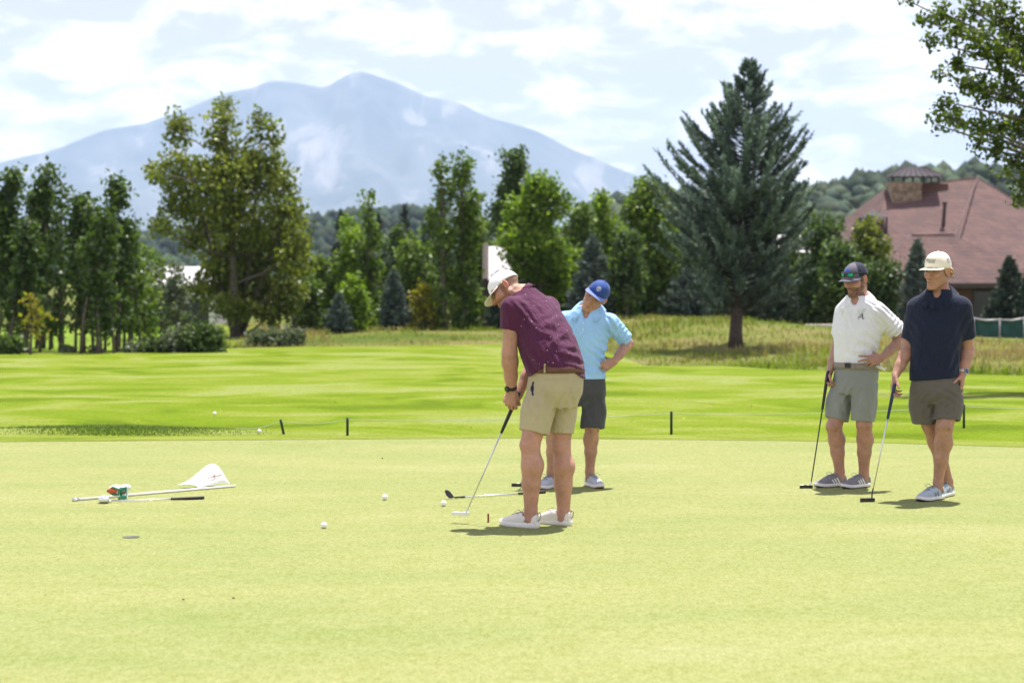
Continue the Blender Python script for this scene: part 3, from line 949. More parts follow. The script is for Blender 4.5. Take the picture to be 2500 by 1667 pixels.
def shoe(person, A, d, mats, size=1.0, name="shoe", lace=None, tab=None, stripes=None, tip_mat=None, swirl=None, side=1, zbase=0.0):
    """A: ankle point above the heel, d: toe direction. mats: upper, sole."""
    d = unit(np.array((d[0], d[1], 0))); l = np.array((-d[1], d[0], 0)); u = np.array((0, 0, 1.0))
    o = np.array((A[0], A[1], zbase)) - d * 0.055 * size
    s = size
    P = lambda y, x, z: o + s * (d * y + l * x + u * z)
    B = Field(np.minimum.reduce([P(-0.03, -0.07, -0.01), P(0.33, 0.07, 0.16), P(-0.03, 0.07, 0), P(0.33, -0.07, 0)]) - 0.02,
              np.maximum.reduce([P(-0.03, -0.07, -0.01), P(0.33, 0.07, 0.16), P(-0.03, 0.07, 0), P(0.33, -0.07, 0)]) + 0.02, 0.0045)
    ys = [-0.004, 0.02, 0.06, 0.11, 0.16, 0.21, 0.255, 0.285, 0.302]
    ww = [0.022, 0.034, 0.037, 0.036, 0.040, 0.045, 0.042, 0.031, 0.014]
    zt = [0.085, 0.098, 0.090, 0.098, 0.088, 0.068, 0.053, 0.043, 0.030]
    lf = Loft([(P(y, 0.004 * math.sin(y * 10), t * 0.40 + 0.008), w * s, t * 0.56 * s) for y, w, t in zip(ys, ww, zt)], l, 2.5)
    B.op(lf.lo, lf.hi, lambda X, Y, Z: np.maximum(lf.d(X, Y, Z) + 0.0012 * np.sin((X * d[0] + Y * d[1]) * 260) * 0.6, zbase + 0.012 - Z), 0.012)
    B.cone(P(0.052, 0, 0.06), P(0.052, 0, 0.14), 0.039 * s, 0.047 * s, 0.006, None, 'sub')
    B.cone(P(0.085, 0, 0.085), P(0.075, 0, 0.14), 0.032 * s, 0.042 * s, 0.006, None, 'sub')
    v, f = B.mesh()
    sh = obj(name, v, f, mats[0], person, True)
    bv = bvh_of(v, f)
    # sole
    vs, fs = [], []
    outl = [(-0.010, 0.0), (-0.004, 0.020), (0.02, 0.036), (0.06, 0.040), (0.11, 0.038), (0.16, 0.043), (0.21, 0.049), (0.255, 0.046), (0.285, 0.035), (0.302, 0.020), (0.309, 0.0)]
    full = [(y, x) for y, x in outl] + [(y, -x) for y, x in outl[-2:0:-1]]
    m = len(full)
    for k, (zz, gr) in enumerate(((0.0, 0.95), (0.008, 1.0), (0.022, 1.03), (0.030, 0.98))):
        for y, x in full:
            toe = max(0, (y - 0.22) / 0.09) ** 2 * 0.014
            vs.append(P(0.15 + (y - 0.15) * (1 + (gr - 1) * 0.35), x * gr + 0.004 * math.sin(y * 10), zz * (1.0 if y > 0.1 else 1.12) + toe))
    for k in range(3):
        for i in range(m):
            j = (i + 1) % m
            fs.append([k * m + i, k * m + j, (k + 1) * m + j, (k + 1) * m + i])
    fs.append(list(range(m))[::-1]); fs.append([3 * m + i for i in range(m)])
    mi = None
    sm = [mats[1]]
    if tip_mat is not None:
        sm.append(tip_mat); mi = [1 if k < m else 0 for k in range(3 * m)] + [1, 0]
    obj("sole", vs, fs, sm, sh, True, None, mi)
    if lace is not None:
        L = MB()
        for q in range(5):
            y = 0.125 + q * 0.019
            pts = []
            for x in np.linspace(-0.024, 0.024, 7):
                hp = bv.ray_cast(Vector(P(y + 0.006 * (1 if q % 2 else -1) * x / 0.024, x, 0.2)), Vector((0, 0, -1)))[0]
                if hp is not None: pts.append(np.array(hp) + u * 0.002)
            if len(pts) > 2: L.tube(pts, 0.0028 * s, 5)
        top = np.array(bv.ray_cast(Vector(P(0.125, 0, 0.2)), Vector((0, 0, -1)))[0] or P(0.125, 0, 0.09))
        for sgn in (-1, 1):
            L.tube([top, top + l * sgn * 0.03 + u * 0.018 + d * 0.01, top + l * sgn * 0.048 + u * 0.004 + d * 0.03, top + l * sgn * 0.028 - u * 0.006 + d * 0.022, top + d * 0.006], 0.0022 * s, 5)
        L.build("shoelace", lace, sh, True)
    if tab is not None:
        T = MB(); T.tube([P(0.0, 0, 0.090), P(-0.016, 0, 0.106), P(-0.026, 0, 0.096), P(-0.022, 0, 0.066), P(-0.008, 0, 0.050)], 0.0045 * s, 6)
        T.build("heel_loop", tab, sh, True)
    if stripes is not None:
        for sd in (1, -1):
            st = [[(0.085 + k * 0.028, 0.030), (0.115 + k * 0.026, 0.074 - k * 0.006)] for k in range(3)]
            decal("shoe_stripe", bv, st, P(0, sd * 0.02, 0), d * s, u * s, l * sd, 0.012 * s, stripes, sh, 0.002)
    if swirl is not None:
        for sd in (1, -1):
            st = [[(0.105, 0.030), (0.110, 0.066), (0.150, 0.030), (0.155, 0.064)]]
            decal("shoe_emblem", bv, st, P(0, sd * 0.02, 0), d * s, u * s, l * sd, 0.011 * s, swirl, sh, 0.002)
    return sh, bv, P, (d, l, u)

def folds(X, Y, Z, specs):
    """Creases in cloth: (centre, radius, direction across the folds, wavelength, depth)."""
    r = 0
    for c, R, dr, lam, amp in specs:
        dr = unit(dr)
        q = (X - c[0]) ** 2 + (Y - c[1]) ** 2 + (Z - c[2]) ** 2
        g = np.exp(-q / (R * R))
        w = vnoise(X * 9 + 3, Y * 9, Z * 9) * 1.6 + vnoise(X * 21, Y * 21 + 3, Z * 21) * 0.5
        ph = (X * dr[0] + Y * dr[1] + Z * dr[2]) * (2 * math.pi / lam) + w * 1.7
        k = np.sin(ph)
        r = r + 1.6 * amp * g * (np.abs(k) ** 1.6 * np.sign(k))
    return r
def bounds(pts, pad):
    P = np.array(pts, float)
    return P.min(0) - pad, P.max(0) + pad

def polo(person, name, secs, u, sleeves, mat, neck_c, neck_r, vtip, hem, fold, cuts=(), h=0.0064, extra=None, wr=0.0035, armholes=()):
    """secs: torso sections; sleeves: (shoulder, end, r0, r1); hem(X, Y, Z) > 0 is cut away."""
    lf = Loft(secs, u, 2.35)
    lo, hi = bounds([q[0] for q in secs] + [q for s in sleeves for q in s[:2]], 0.24)
    B = Field(lo, hi, h)
    B.op(lo, hi, lambda X, Y, Z: np.maximum(lf.d(X, Y, Z, caps=False), lf.frame(X, Y, Z)[0] - lf.t[-1]), 0.01)
    for S, E, r0, r1 in sleeves:
        S, E = np.asarray(S, float), np.asarray(E, float)
        ax = unit(E - S); L = np.linalg.norm(E - S)
        def fn(X, Y, Z, S=S, E=E, r0=r0, r1=r1, L=L):
            d = cone_d(X, Y, Z, S, S + (E - S) * 1.4, r0, r1 + (r1 - r0) * 0.4, None, 1 / 1.4)
            return d
        R = max(r0, r1)
        B.op(np.minimum(S, E) - R - 0.03, np.maximum(S, E) + R + 0.03, fn, 0.05)
    X, Y, Z = B.ax[0].reshape(-1, 1, 1), B.ax[1].reshape(1, -1, 1), B.ax[2].reshape(1, 1, -1)
    near = np.abs(B.F) < 0.03
    ii = np.argwhere(near)
    x, y, z = B.ax[0][ii[:, 0]], B.ax[1][ii[:, 1]], B.ax[2][ii[:, 2]]
    dv = folds(x, y, z, fold) + wr * fbm(x * 11, y * 11, z * 7, 3)
    B.F[near] += dv.astype(np.float32)
    for S, E, r0, r1 in sleeves:                      # open, flat-cut sleeve ends
        S, E = np.asarray(S, float), np.asarray(E, float)
        ax = unit(E - S); L = np.linalg.norm(E - S); R = max(r0, r1) + 0.03
        sl, P = B.win(E - R - 0.02, E + R + 0.02)
        t0 = (P[0] - S[0]) * ax[0] + (P[1] - S[1]) * ax[1] + (P[2] - S[2]) * ax[2]
        inn = cone_d(*P, S, S + (E - S) * 1.4, r0 - 0.012, r1 - 0.012 + (r1 - r0) * 0.4)
        B.F[sl] = np.where((t0 > L - 0.035) & (inn < 0.004), np.maximum(B.F[sl], -inn), B.F[sl])
    if hem is not None:
        B.F = np.maximum(B.F, np.broadcast_to(hem(X, Y, Z), B.F.shape).astype(np.float32))
    nb, nt = np.asarray(neck_c[0], float), np.asarray(neck_c[1], float)
    B.cone(nb, nt, neck_r, neck_r * 1.15, 0.004, None, 'sub')
    if vtip is not None:
        v0, v1 = np.asarray(vtip[0], float), np.asarray(vtip[1], float)
        B.cone(v0, v1, vtip[2], 0.006, 0.004, None, 'sub')
    v, f = B.mesh()
    o = obj(name, v, f, mat, person, True)
    return o, bvh_of(v, f), lf

def shorts(person, name, hips, u, legs, mat, fold, h=0.0064, wr=0.003, e=2.4):
    lf = Loft(hips, u, e)
    lo, hi = bounds([q[0] for q in hips] + [q[0] for l in legs for q in l], 0.24)
    B = Field(lo, hi, h)
    B.op(lo, hi, lf.d, 0.01)
    lls = []
    for L in legs:
        ll = Loft(L, u, 2.3)
        B.op(ll.lo, ll.hi, ll.d, 0.016)
        lls.append(ll)
    near = np.abs(B.F) < 0.03
    ii = np.argwhere(near)
    x, y, z = B.ax[0][ii[:, 0]], B.ax[1][ii[:, 1]], B.ax[2][ii[:, 2]]
    dv = folds(x, y, z, fold) + wr * fbm(x * 10, y * 10, z * 5, 3)
    B.F[near] += dv.astype(np.float32)
    for ll in lls:                                    # open leg ends
        sl, P = B.win(ll.lo, ll.hi)
        t = ll.frame(*P)[0]
        inn = ll.d(*P, -0.013, False)
        B.F[sl] = np.where((t > ll.t[-1] - 0.05) & (inn < 0.004), np.maximum(B.F[sl], -inn), B.F[sl])
    v, f = B.mesh()
    o = obj(name, v, f, mat, person, True)
    return o, bvh_of(v, f), lf

def belt(person, lf, t0, t1, off, mat, name="belt", parent=None):
    """A band round the waist loft between two heights along its axis."""
    n = 72
    v, f = [], []
    tm = np.array((t0, t1))
    for t, o in ((t0, off - 0.004), (t0, off + 0.002), (t1, off + 0.002), (t1, off - 0.004)):
        a = np.interp(t, lf.tt, lf.aF) + o; b = np.interp(t, lf.tt, lf.bF) + o
        c = lf.p0 + lf.n * t + lf.u * np.interp(t, lf.tt, lf.cuF) + lf.w * np.interp(t, lf.tt, lf.cwF)
        for i in range(n):
            q = 2 * math.pi * i / n
            cs, sn = math.cos(q), math.sin(q)
            q_ = c + lf.u * a * abs(cs) ** (2 / lf.e) * np.sign(cs) + lf.w * b * abs(sn) ** (2 / lf.e) * np.sign(sn)
            v.append(q_ + lf.n * ((c[2] - q_[2]) / lf.n[2]))          # the belt sits level
    for k in range(3):
        for i in range(n):
            j = (i + 1) % n
            f.append([k * n + i, k * n + j, (k + 1) * n + j, (k + 1) * n + i])
    return obj(name, v, f, mat, parent or person, True), bvh_of(v, f)

def collar(person, parent, c, fwd, up, r, mat, stand=0.032, flap=0.040, tip=0.035, gap=16, tilt=0.040, flare=0.026):
    fwd, up = unit(fwd), unit(up); fwd = unit(fwd - up * (fwd @ up)); rt = np.cross(fwd, up)
    c = np.asarray(c, float)
    n = 40
    v, f = [], []
    prof = 6
    for i in range(n + 1):
        q = math.radians(gap + (360 - 2 * gap) * i / n)
        fr = 0.5 + 0.5 * math.cos(q)               # 1 at the front
        edge = max(0.0, 1 - min(i, n - i) / 7.0)
        st = stand * (1 - 0.45 * fr)
        drop = -tilt * fr ** 1.3
        tp = tip * edge ** 1.5
        rad = lambda k: c + (rt * math.sin(q) * 1.04 + fwd * math.cos(q) * 1.0) * (r + k)
        hgt = lambda z: up * (z + drop)
        fl = flare + 0.018 * fr + 0.004 * math.sin(3 * q + 1)
        pts = [rad(0.010) + hgt(-0.012), rad(0.000) + hgt(st * 0.6), rad(0.003) + hgt(st), rad(0.009) + hgt(st - 0.001),
               rad(fl * 0.62) + hgt(st - flap * 0.5 - tp * 0.4), rad(fl + tp * 0.35) + hgt(st - flap - tp)]
        # flap points swing apart
        sw = rt * math.copysign(1, math.sin(q)) * edge * 0.012
        pts[4] = pts[4] + sw * 0.5; pts[5] = pts[5] + sw
        v += pts
    for i in range(n):
        for k in range(prof - 1):
            f.append([i * prof + k, i * prof + k + 1, (i + 1) * prof + k + 1, (i + 1) * prof + k])
    o = obj("collar", v, f, mat, parent, True)
    md = o.modifiers.new("thick", 'SOLIDIFY'); md.thickness = 0.003; md.offset = 0
    return o

def club(name, label, group, top, end, head_fn, grip_len, mats, grip_r=0.0135, shaft_r=0.0055, cat="golf club", cap_mat=None, low_r=0.0045, steps=None):
    """A golf club as a thing: shaft, grip and head; top is the butt of the grip."""
    top, end = np.asarray(top, float), np.asarray(end, float)
    d = unit(end - top); L = np.linalg.norm(end - top)
    r = empty(name, tuple(end))
    tag(r, label, cat, group)
    g = MB().tube([top, top + d * 0.01, top + d * grip_len * 0.5, top + d * (grip_len - 0.01), top + d * grip_len], [grip_r * 0.8, grip_r, grip_r * 0.95, grip_r * 0.75, grip_r * 0.68], 12).build("grip", mats['grip'], r, True)
    if cap_mat is not None:
        MB().tube([top - d * 0.006, top + d * 0.018], [grip_r * 1.04, grip_r * 1.06], 12).build("grip_cap", cap_mat, g, True)
    MB().tube([top + d * (grip_len - 0.02), top + d * L * 0.6, end], [shaft_r, shaft_r * 0.95, low_r], 8).build("shaft", mats['shaft'], r, True)
    head_fn(r, end, d)
    return r
def mallet(m_body, m_line, size, d, top=None):
    """Putter head: shallow mallet with a pale alignment bar and a bent neck."""
    def fn(r, end, ax):
        dd = unit((d[0], d[1], 0)); bk = np.array((-dd[1], dd[0], 0))
        if bk[1] < 0: bk = -bk
        c = np.array((end[0], end[1], 0.014)) + dd * size * 0.38
        out = [(-.5, 0), (-.48, .10), (-.35, .34), (-.15, .46), (.15, .46), (.35, .34), (.48, .10), (.5, 0)]
        pts = [c + dd * x * size + bk * y * size - Zv * .012 for x, y in out]
        h = MB().prism(pts, Zv * .022)
        h.tube([end, np.array((end[0], end[1], .055)), np.array((end[0], end[1], .022)) + dd * .012], [.0055, .0055, .006], 8)
        o = h.build("head", top or m_body, r)
        b = MB().box(c + bk * size * .12 + Zv * .011, (size * .10, size * .16, .0012), np.stack([dd, bk, Zv], 1))
        b.build("alignment_bar", m_body if top else m_line, o)
        f = MB().box(c - bk * .004, (size * .5, .004, .012), np.stack([dd, bk, Zv], 1))
        f.build("face", m_body, o)
    return fn
def blade(m, size, d, bk=None, lift=0.0):
    """Putter head: slim blade with a cranked neck."""
    def fn(r, end, ax):
        dd = unit((d[0], d[1], 0)); b2 = np.array((-dd[1], dd[0], 0))
        if b2[1] < 0: b2 = -b2
        if bk is not None: b2 = np.asarray(bk, float)
        zb = lift
        R = np.stack([dd, b2, Zv], 1)
        h = MB()
        foot = np.array((end[0], end[1], zb + .030)) - dd * 0.0
        h.tube([end, end - Zv * .012 + dd * .004, foot + dd * .010 + Zv * .02, foot + dd * .010 - Zv * .012], .0055, 8)
        c = foot + dd * (size * .42) - Zv * .014
        out = [(-.5, -.012), (.5, -.012), (.5, .006), (.38, .022), (.14, .024), (.10, .016), (-.10, .016), (-.14, .024), (-.38, .022), (-.5, .006)]
        h.prism([c + dd * x * size + b2 * y - Zv * .012 for x, y in out], Zv * .024)
        h.build("head", m, r)
    return fn
def iron(m, m2):
    """A wedge lying on the grass."""
    def fn(r, end, ax):
        sd = unit(np.cross(ax, Zv))
        h = MB()
        h.tube([end, end + ax * .05], [.0065, .007], 8)
        c = end + ax * .055
        out = [(0, -.008), (.012, .016), (.035, .050), (.060, .062), (.078, .048), (.070, .012), (.050, -.014), (.020, -.016)]
        h.prism([c + ax * x * .85 + sd * y * .3 + Zv * (y * .80 + .008) for x, y in out], sd * .014 + Zv * .002)
        h.build("head", m, r)
        MB().tube([end - ax * .035, end - ax * .002], [.0075, .0075], 8).build("ferrule", m2, r, True)
    return fn
M_SKIN = vcol_mat("skin", 0.52, 0.35, 0.06, 0.05, 90)
M_CLOTHES = dict(
    maroon=fabric("maroon_knit", (0.080, 0.016, 0.054), wr=0.35), khaki=fabric("khaki_twill", (0.42, 0.36, 0.225), wr=0.3),
    sky=fabric("light_blue_knit", (0.31, 0.54, 0.86), wr=0.4), charcoal=fabric("charcoal_twill", (0.060, 0.062, 0.066), wr=0.25),
    white=fabric("white_knit", (0.74, 0.75, 0.79), wr=0.45, var=0.02), grey=fabric("grey_twill", (0.235, 0.25, 0.24), wr=0.25),
    navy=fabric("navy_knit", (0.009, 0.014, 0.036), wr=0.3), taupe=fabric("taupe_twill", (0.115, 0.103, 0.092), wr=0.3))
M_WHITE_CAP = fabric("white_cap_cloth", (0.78, 0.78, 0.80), 0.8, 900, 0.1, 0.02)
M_CREAM = fabric("cream_cap_cloth", (0.76, 0.71, 0.58), 0.8, 900, 0.1, 0.03)
M_CAPGREY = fabric("cap_mesh_patch", (0.36, 0.36, 0.38), 0.8, 900, 0.1)
M_BLUE_CAP = fabric("blue_cap_cloth", (0.020, 0.060, 0.24), 0.75, 900, 0.15)
M_BLUE_BRIM = fabric('sunlit_blue_brim', (0.15, 0.20, 0.50), 0.75, 900, 0.15)  # lighter than the cap blue, sun on the brim put into its colour
M_NAVY_CAP = fabric("navy_cap_mesh", (0.012, 0.016, 0.036), 0.8, 500, 0.2)
M_GREY_CAP = fabric("grey_cap_front", (0.12, 0.115, 0.15), 0.75, 900, 0.1)
M_SOLE = simple("white_rubber", (0.72, 0.71, 0.68), 0.6, var=0.06)
M_DARK_SOLE = simple("dark_rubber", (0.05, 0.045, 0.04), 0.6)
M_GUM = simple("gum_rubber", (0.42, 0.22, 0.10), 0.5)
M_SHOE_WHITE = simple("white_leather", (0.70, 0.67, 0.62), 0.5, var=0.05, scale=30, bumps=0.1)
M_SHOE_GREY = simple("grey_shoe_knit", (0.20, 0.19, 0.21), 0.8, var=0.15, scale=120, bumps=0.3)
M_SHOE_BLUE = simple("pale_blue_shoe_mesh", (0.36, 0.42, 0.48), 0.8, var=0.12, scale=120, bumps=0.3)
M_SHOE_LIGHT = simple("light_grey_shoe_mesh", (0.42, 0.44, 0.48), 0.8, var=0.14, scale=100, bumps=0.3)
M_LACE = simple("grey_lace", (0.22, 0.22, 0.24), 0.8)
M_LACE_TAN = simple("tan_lace", (0.42, 0.38, 0.32), 0.8)
M_STRIPE = simple("white_stripe", (0.75, 0.75, 0.76), 0.6)
M_BLACK = simple("black_rubber", (0.012, 0.012, 0.013), 0.55, var=0.2)
M_GLOSS = simple("black_gloss", (0.008, 0.008, 0.010), 0.12)
M_GOLD = simple("gold_wire", (0.75, 0.55, 0.28), 0.25, 0.9)
M_STEEL = simple("brushed_steel", (0.62, 0.63, 0.65), 0.28, 1.0, 0.05)
M_DARKSTEEL = simple("black_steel", (0.05, 0.05, 0.055), 0.3, 0.8)
M_PALESTEEL = simple('satin_steel', (0.75, 0.77, 0.80), 0.35, 0.85, 0.04)
M_BROWN = simple("brown_leather", (0.11, 0.040, 0.030), 0.5, var=0.2, scale=30)
M_TANBELT = fabric("taupe_webbing", (0.26, 0.22, 0.19), 0.8, 400, 0.2)
M_DENIM_INK = simple("navy_thread", (0.02, 0.03, 0.07), 0.8)
M_INK = simple("dark_print", (0.05, 0.06, 0.05), 0.8)
M_SILVER_INK = simple("silver_thread", (0.50, 0.54, 0.62), 0.7)
M_HAIR_BLOND = simple("blond_hair", (0.40, 0.275, 0.14), 0.5, var=0.35, scale=60, bumps=0.4)
M_HAIR_BROWN = simple("brown_hair", (0.055, 0.035, 0.022), 0.5, var=0.3, scale=60, bumps=0.4)
M_LENS_DARK = simple("dark_lens", (0.03, 0.028, 0.02), 0.05, 0.0)
def mirror_lens():
    m, n, l, b = new_mat("mirrored_lens")
    v = coords(n, l)
    f = noise(n, l, v, 30, 1)
    l.new(ramp(n, l, f, [(0.4, (0.02, 0.45, 0.16)), (0.58, (0.02, 0.30, 0.65))]), b.inputs['Base Color'])
    b.inputs['Metallic'].default_value = 0.7; b.inputs['Roughness'].default_value = 0.15
    return m
M_MIRROR = mirror_lens()
M_WATCH_FACE = simple("watch_glass", (0.03, 0.045, 0.02), 0.1)
M_WATCH_BLUE = simple("watch_screen", (0.02, 0.045, 0.12), 0.08)
M_WATCH_BAND = simple("pale_watch_band", (0.55, 0.50, 0.47), 0.6)

def flecked(m, c, scale, rad):
    """Tiny pale flecks printed on a fabric."""
    n, l = m.node_tree.nodes, m.node_tree.links
    b = n['Principled BSDF']
    src = b.inputs['Base Color'].links[0].from_socket
    v = coords(n, l, (1, 1, 0.75))
    vo = n.new('ShaderNodeTexVoronoi'); vo.inputs['Scale'].default_value = scale
    l.new(v, vo.inputs['Vector'])
    lt = n.new('ShaderNodeMath'); lt.operation = 'LESS_THAN'; lt.inputs[1].default_value = rad
    l.new(vo.outputs['Distance'], lt.inputs[0])
    l.new(mixc(n, l, lt.outputs[0], src, c), b.inputs['Base Color'])
flecked(M_CLOTHES['maroon'], (0.50, 0.38, 0.45), 27, 0.085)

def finish_body(name, B, label, group, colour_fn, loc):
    v, f = B.mesh()
    cols = colour_fn(v)
    loc = np.array(loc)
    o = obj(name, v - loc, f, M_SKIN, None, True, cols)
    o.location = loc
    tag(o, label, "person", group)
    return o

G_PEOPLE = "golfers on the putting green"
G_CLUBS = "golf clubs"
Zv = np.array((0, 0, 1.0))

# ---------------------------------------------------------------- the man putting, seen from behind his left side
def man_putting():
    p = lambda x, y, dy=0: at(x, y, 13.14 + dy)
    F = unit((-0.77, 0.64, 0)); L = unit((-0.64, -0.77, 0))
    secs = [(p(1362, 965, .10), .200, .165), (p(1358, 905, .10), .195, .172), (p(1342, 858, .12), .200, .172), (p(1325, 810, .16), .203, .152),
            (p(1305, 765, .21), .200, .125), (p(1288, 733, .24), .150, .095), (p(1275, 714, .25), .085, .078)]
    SL, EL, WL = p(1250, 748, .07), p(1244, 862, .08), p(1249, 950, .165)
    SR, ER, WR = p(1338, 752, .36), p(1318, 850, .40), p(1268, 958, .27)
    hc = p(1236, 707, .27)
    M = head_axes((-0.80, -0.10, -0.58), (-0.50, 0.42, 0.78)); hs = 1.05
    Kn, An = p(1294, 1088, -.02), p(1296, 1248, .0)
    Kf, Af = p(1370, 1090, .13), p(1376, 1250, .14)
    Hn, Hf = p(1322, 960, .03), p(1376, 962, .17)
    footn, footf = unit((-0.80, 0.60, 0)), unit((-0.80, 0.60, 0))
    pts = [SL, EL, WL, SR, ER, WR, hc, Kn, An, Kf, Af, Hn, Hf, p(1297, 1290), p(1376, 1290, .14), p(1240, 1030, .2)]
    lo, hi = bounds(pts, 0.17); lo[2] = -0.01
    B = Field(lo, hi, 0.006)
    tl = Loft([(c, a - .014, b - .014) for c, a, b in secs], L, 2.3)
    B.op(tl.lo, tl.hi, tl.d, 0.01)
    arm(B, SL, EL, WL, (.052, .050, .054, .033)); arm(B, SR, ER, WR, (.052, .047, .050, .031))
    hand(B, WL, (-0.08, 0.10, -1), (0.25, 0.95, 0.1), (0.9, -0.2, 0.0), 1.06, curls=[(35, 60, 40)] * 4, spread=2, thumb=(0.8, 0.25, 0.45))
    hand(B, WR, (-0.62, -0.30, -0.72), (0.05, -0.98, 0.3), (-0.7, 0, 0.7), 1.06, curls=[(48, 62, 38), (50, 62, 38), (50, 62, 38), (52, 62, 38)], spread=3, thumb=(0.75, 0.45, 0.35), thumb2=(1, -0.2, 0.2))
    leg(B, Hn, Kn, An, F, (.095, .066, .073, .041), footn); leg(B, Hf, Kf, Af, F, (.095, .062, .070, .041), footf)
    PH = head(B, hc, M, hs, p(1277, 718, .25), 0.070, jaw=1.05)
    def cf(v):
        fp = face_parts(v, hc, M, hs, brow=(.14, .07, .035), hair=(.20, .12, .07), beard=(.20, .085, .035), beard_amt=.85)
        return skin_cols(v, (.43, .235, .165), 0, fp)
    me = finish_body("person", B, "bending man in flecked maroon polo and khaki shorts stroking a putt", G_PEOPLE, cf, (p(1330, 1290)[0], 13.2, 0))
    # shirt
    hx = [p(1284, 900)[0], p(1292, 900)[0], p(1332, 900)[0], p(1385, 900)[0], p(1430, 900)[0]]
    hz = [p(1290, 924)[2], p(1290, 921)[2], p(1290, 891)[2], p(1290, 899)[2], p(1290, 928)[2]]
    hem = lambda X, Y, Z: np.interp(X, hx, hz) - Z
    sec2 = [(secs[0][0], .215, .180)] + [(c, a + .004, b + .004) for c, a, b in secs[1:]]
    cd = p(1345, 850, -.05)
    fo = [(p(1385, 800, 0), .16, (.5, .1, -.85), .085, .0050), (p(1400, 880, 0), .10, (.3, .1, .95), .06, .006), (p(1300, 890, -.05), .13, (.85, .1, .5), .055, .006),
          (p(1290, 760, 0), .12, (.75, 0, .65), .05, .004), (p(1270, 800, -.05), .08, (.8, 0, .3), .04, .004), (p(1345, 830, -.1), .20, (.7, 0, .7), .10, .0035)]
    sh, bv, lf = polo(me, "polo_shirt", sec2, L, [(SL + (0, 0, -.012), p(1243, 805, .075), .083, .060), (SR, p(1326, 812, .38), .083, .062)], M_CLOTHES['maroon'],
                      (p(1280, 728, .24), p(1262, 690, .26)), .062, None, hem, fo)
    nb = p(1276, 716, .245)
    up = unit(p(1252, 706, .26) - p(1288, 735, .24))
    collar(me, sh, nb + up * -0.012, F, up, .070, M_CLOTHES['maroon'], stand=.026, flap=.034, tilt=.03, flare=.014)
    # shoulder seam and sleeve seam as raised thread lines
    so, bs, ls = shorts(me, "shorts", [(p(1352, 992, .10), .150, .140), (p(1354, 955, .10), .196, .172), (p(1357, 925, .10), .190, .168), (p(1357, 888, .10), .182, .160)], L,
                [[(p(1330, 945, .04), .100, .100), (p(1312, 1005, .02), .112, .112), (p(1304, 1056, .0), .088, .100)],
                 [(p(1372, 948, .16), .095, .100), (p(1370, 1005, .16), .100, .108), (p(1366, 1056, .14), .078, .095)]], M_CLOTHES['khaki'],
                [(p(1345, 990, -.1), .12, (.9, 0, -.4), .07, .005), (p(1290, 1000, -.1), .10, (.9, 0, .3), .05, .0035), (p(1400, 990, 0), .1, (.9, 0, .25), .06, .004)], e=2.3)
    t = lambda y: (p(1357, y, .1) - ls.p0) @ ls.n
    b0, bb = belt(me, ls, t(908), t(889), .006, M_BROWN)
    N = -F
    O = p(1355, 900, -.2)
    decal("belt_loop", bb, [[(0, t(911) - t(900)), (0, t(888) - t(900))]], p(1330, 900, -.15), (1, 0, 0), Zv, (0, -1, 0), .012, M_CLOTHES['khaki'], so, .004)
    decal("pocket_welt", bs, [[(-.085, 0), (.085, .004)]], p(1360, 928, -.15), (1, 0, 0), Zv, (0, -1, 0), .005, M_CLOTHES['khaki'], so, .002)
    decal("seat_seam", bs, [[(0.02, .06), (0.005, 0), (-.03, -.07), (-.055, -.12)]], p(1392, 960, -.1), (1, 0, 0), Zv, (0, -1, 0), .004, M_CLOTHES['khaki'], so, .001)
    pk = MB().poly([p(1281, 958, -.165), p(1295, 928, -.135), p(1299, 956, -.165), p(1297, 973, -.16)], [[0, 1, 2, 3]])
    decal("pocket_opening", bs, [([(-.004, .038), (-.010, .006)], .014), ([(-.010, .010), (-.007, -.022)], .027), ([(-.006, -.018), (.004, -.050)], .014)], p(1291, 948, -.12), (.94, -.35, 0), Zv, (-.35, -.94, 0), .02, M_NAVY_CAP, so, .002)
    # shoes
    for A, d, sd in ((An, footn, 1), (Af, footf, 1)):
        s_, b_, P_, ax_ = shoe(me, A, d, (M_SHOE_WHITE, M_SOLE), 1.0, lace=M_LACE_TAN, tab=M_LACE_TAN)
        if A is An:
            T = [[(0, .012), (.008, .012)], [(.004, .012), (.004, 0)], [(.011, 0), (.011, .012), (.017, .010), (.016, .006), (.011, .006), (.018, 0)],
                 [(.021, .012), (.021, .002), (.024, 0), (.028, .002), (.028, .012)], [(.038, .012), (.031, .012), (.031, 0), (.038, 0)], [(.031, .006), (.037, .006)]]
            decal("shoe_lettering", b_, T, P_(.085, .02, .038), -ax_[0], Zv, ax_[1], .0026, M_INK, s_, .002, .003)
    # cap, glasses, watch
    cr, cb, PC, M2 = cap(me, hc, M, hs, [M_WHITE_CAP], M_WHITE_CAP, M_CREAM, pitch=0.10, brim_len=.075, droop=.8, height=.098)
    decal("cap_emblem", cb, [[(-.022, -.012), (-.008, .012), (.004, -.006), (.016, .014)], [(-.015, .0), (.012, -.004)]], PC(0, .10, .045), M2[0], M2[2], M2[1], .008, M_DENIM_INK, cr, .002)
    g = MB()
    for q in (-1, 1):
        g.tube([PH(q * .012, .106, .018), PH(q * .046, .099, .020), PH(q * .054, .093, .004), PH(q * .040, .100, -.018), PH(q * .020, .106, -.016), PH(q * .012, .106, .018)], .0016, 6)
        g.tube([PH(q * .048, .098, .018), PH(q * .075, .060, .020), PH(q * .082, -.005, .022)], .0014, 6)
    g.tube([PH(-.012, .106, .016), PH(0, .110, .018), PH(.012, .106, .016)], .0015, 6)
    sg = g.build("sunglasses", M_GOLD, me, True)
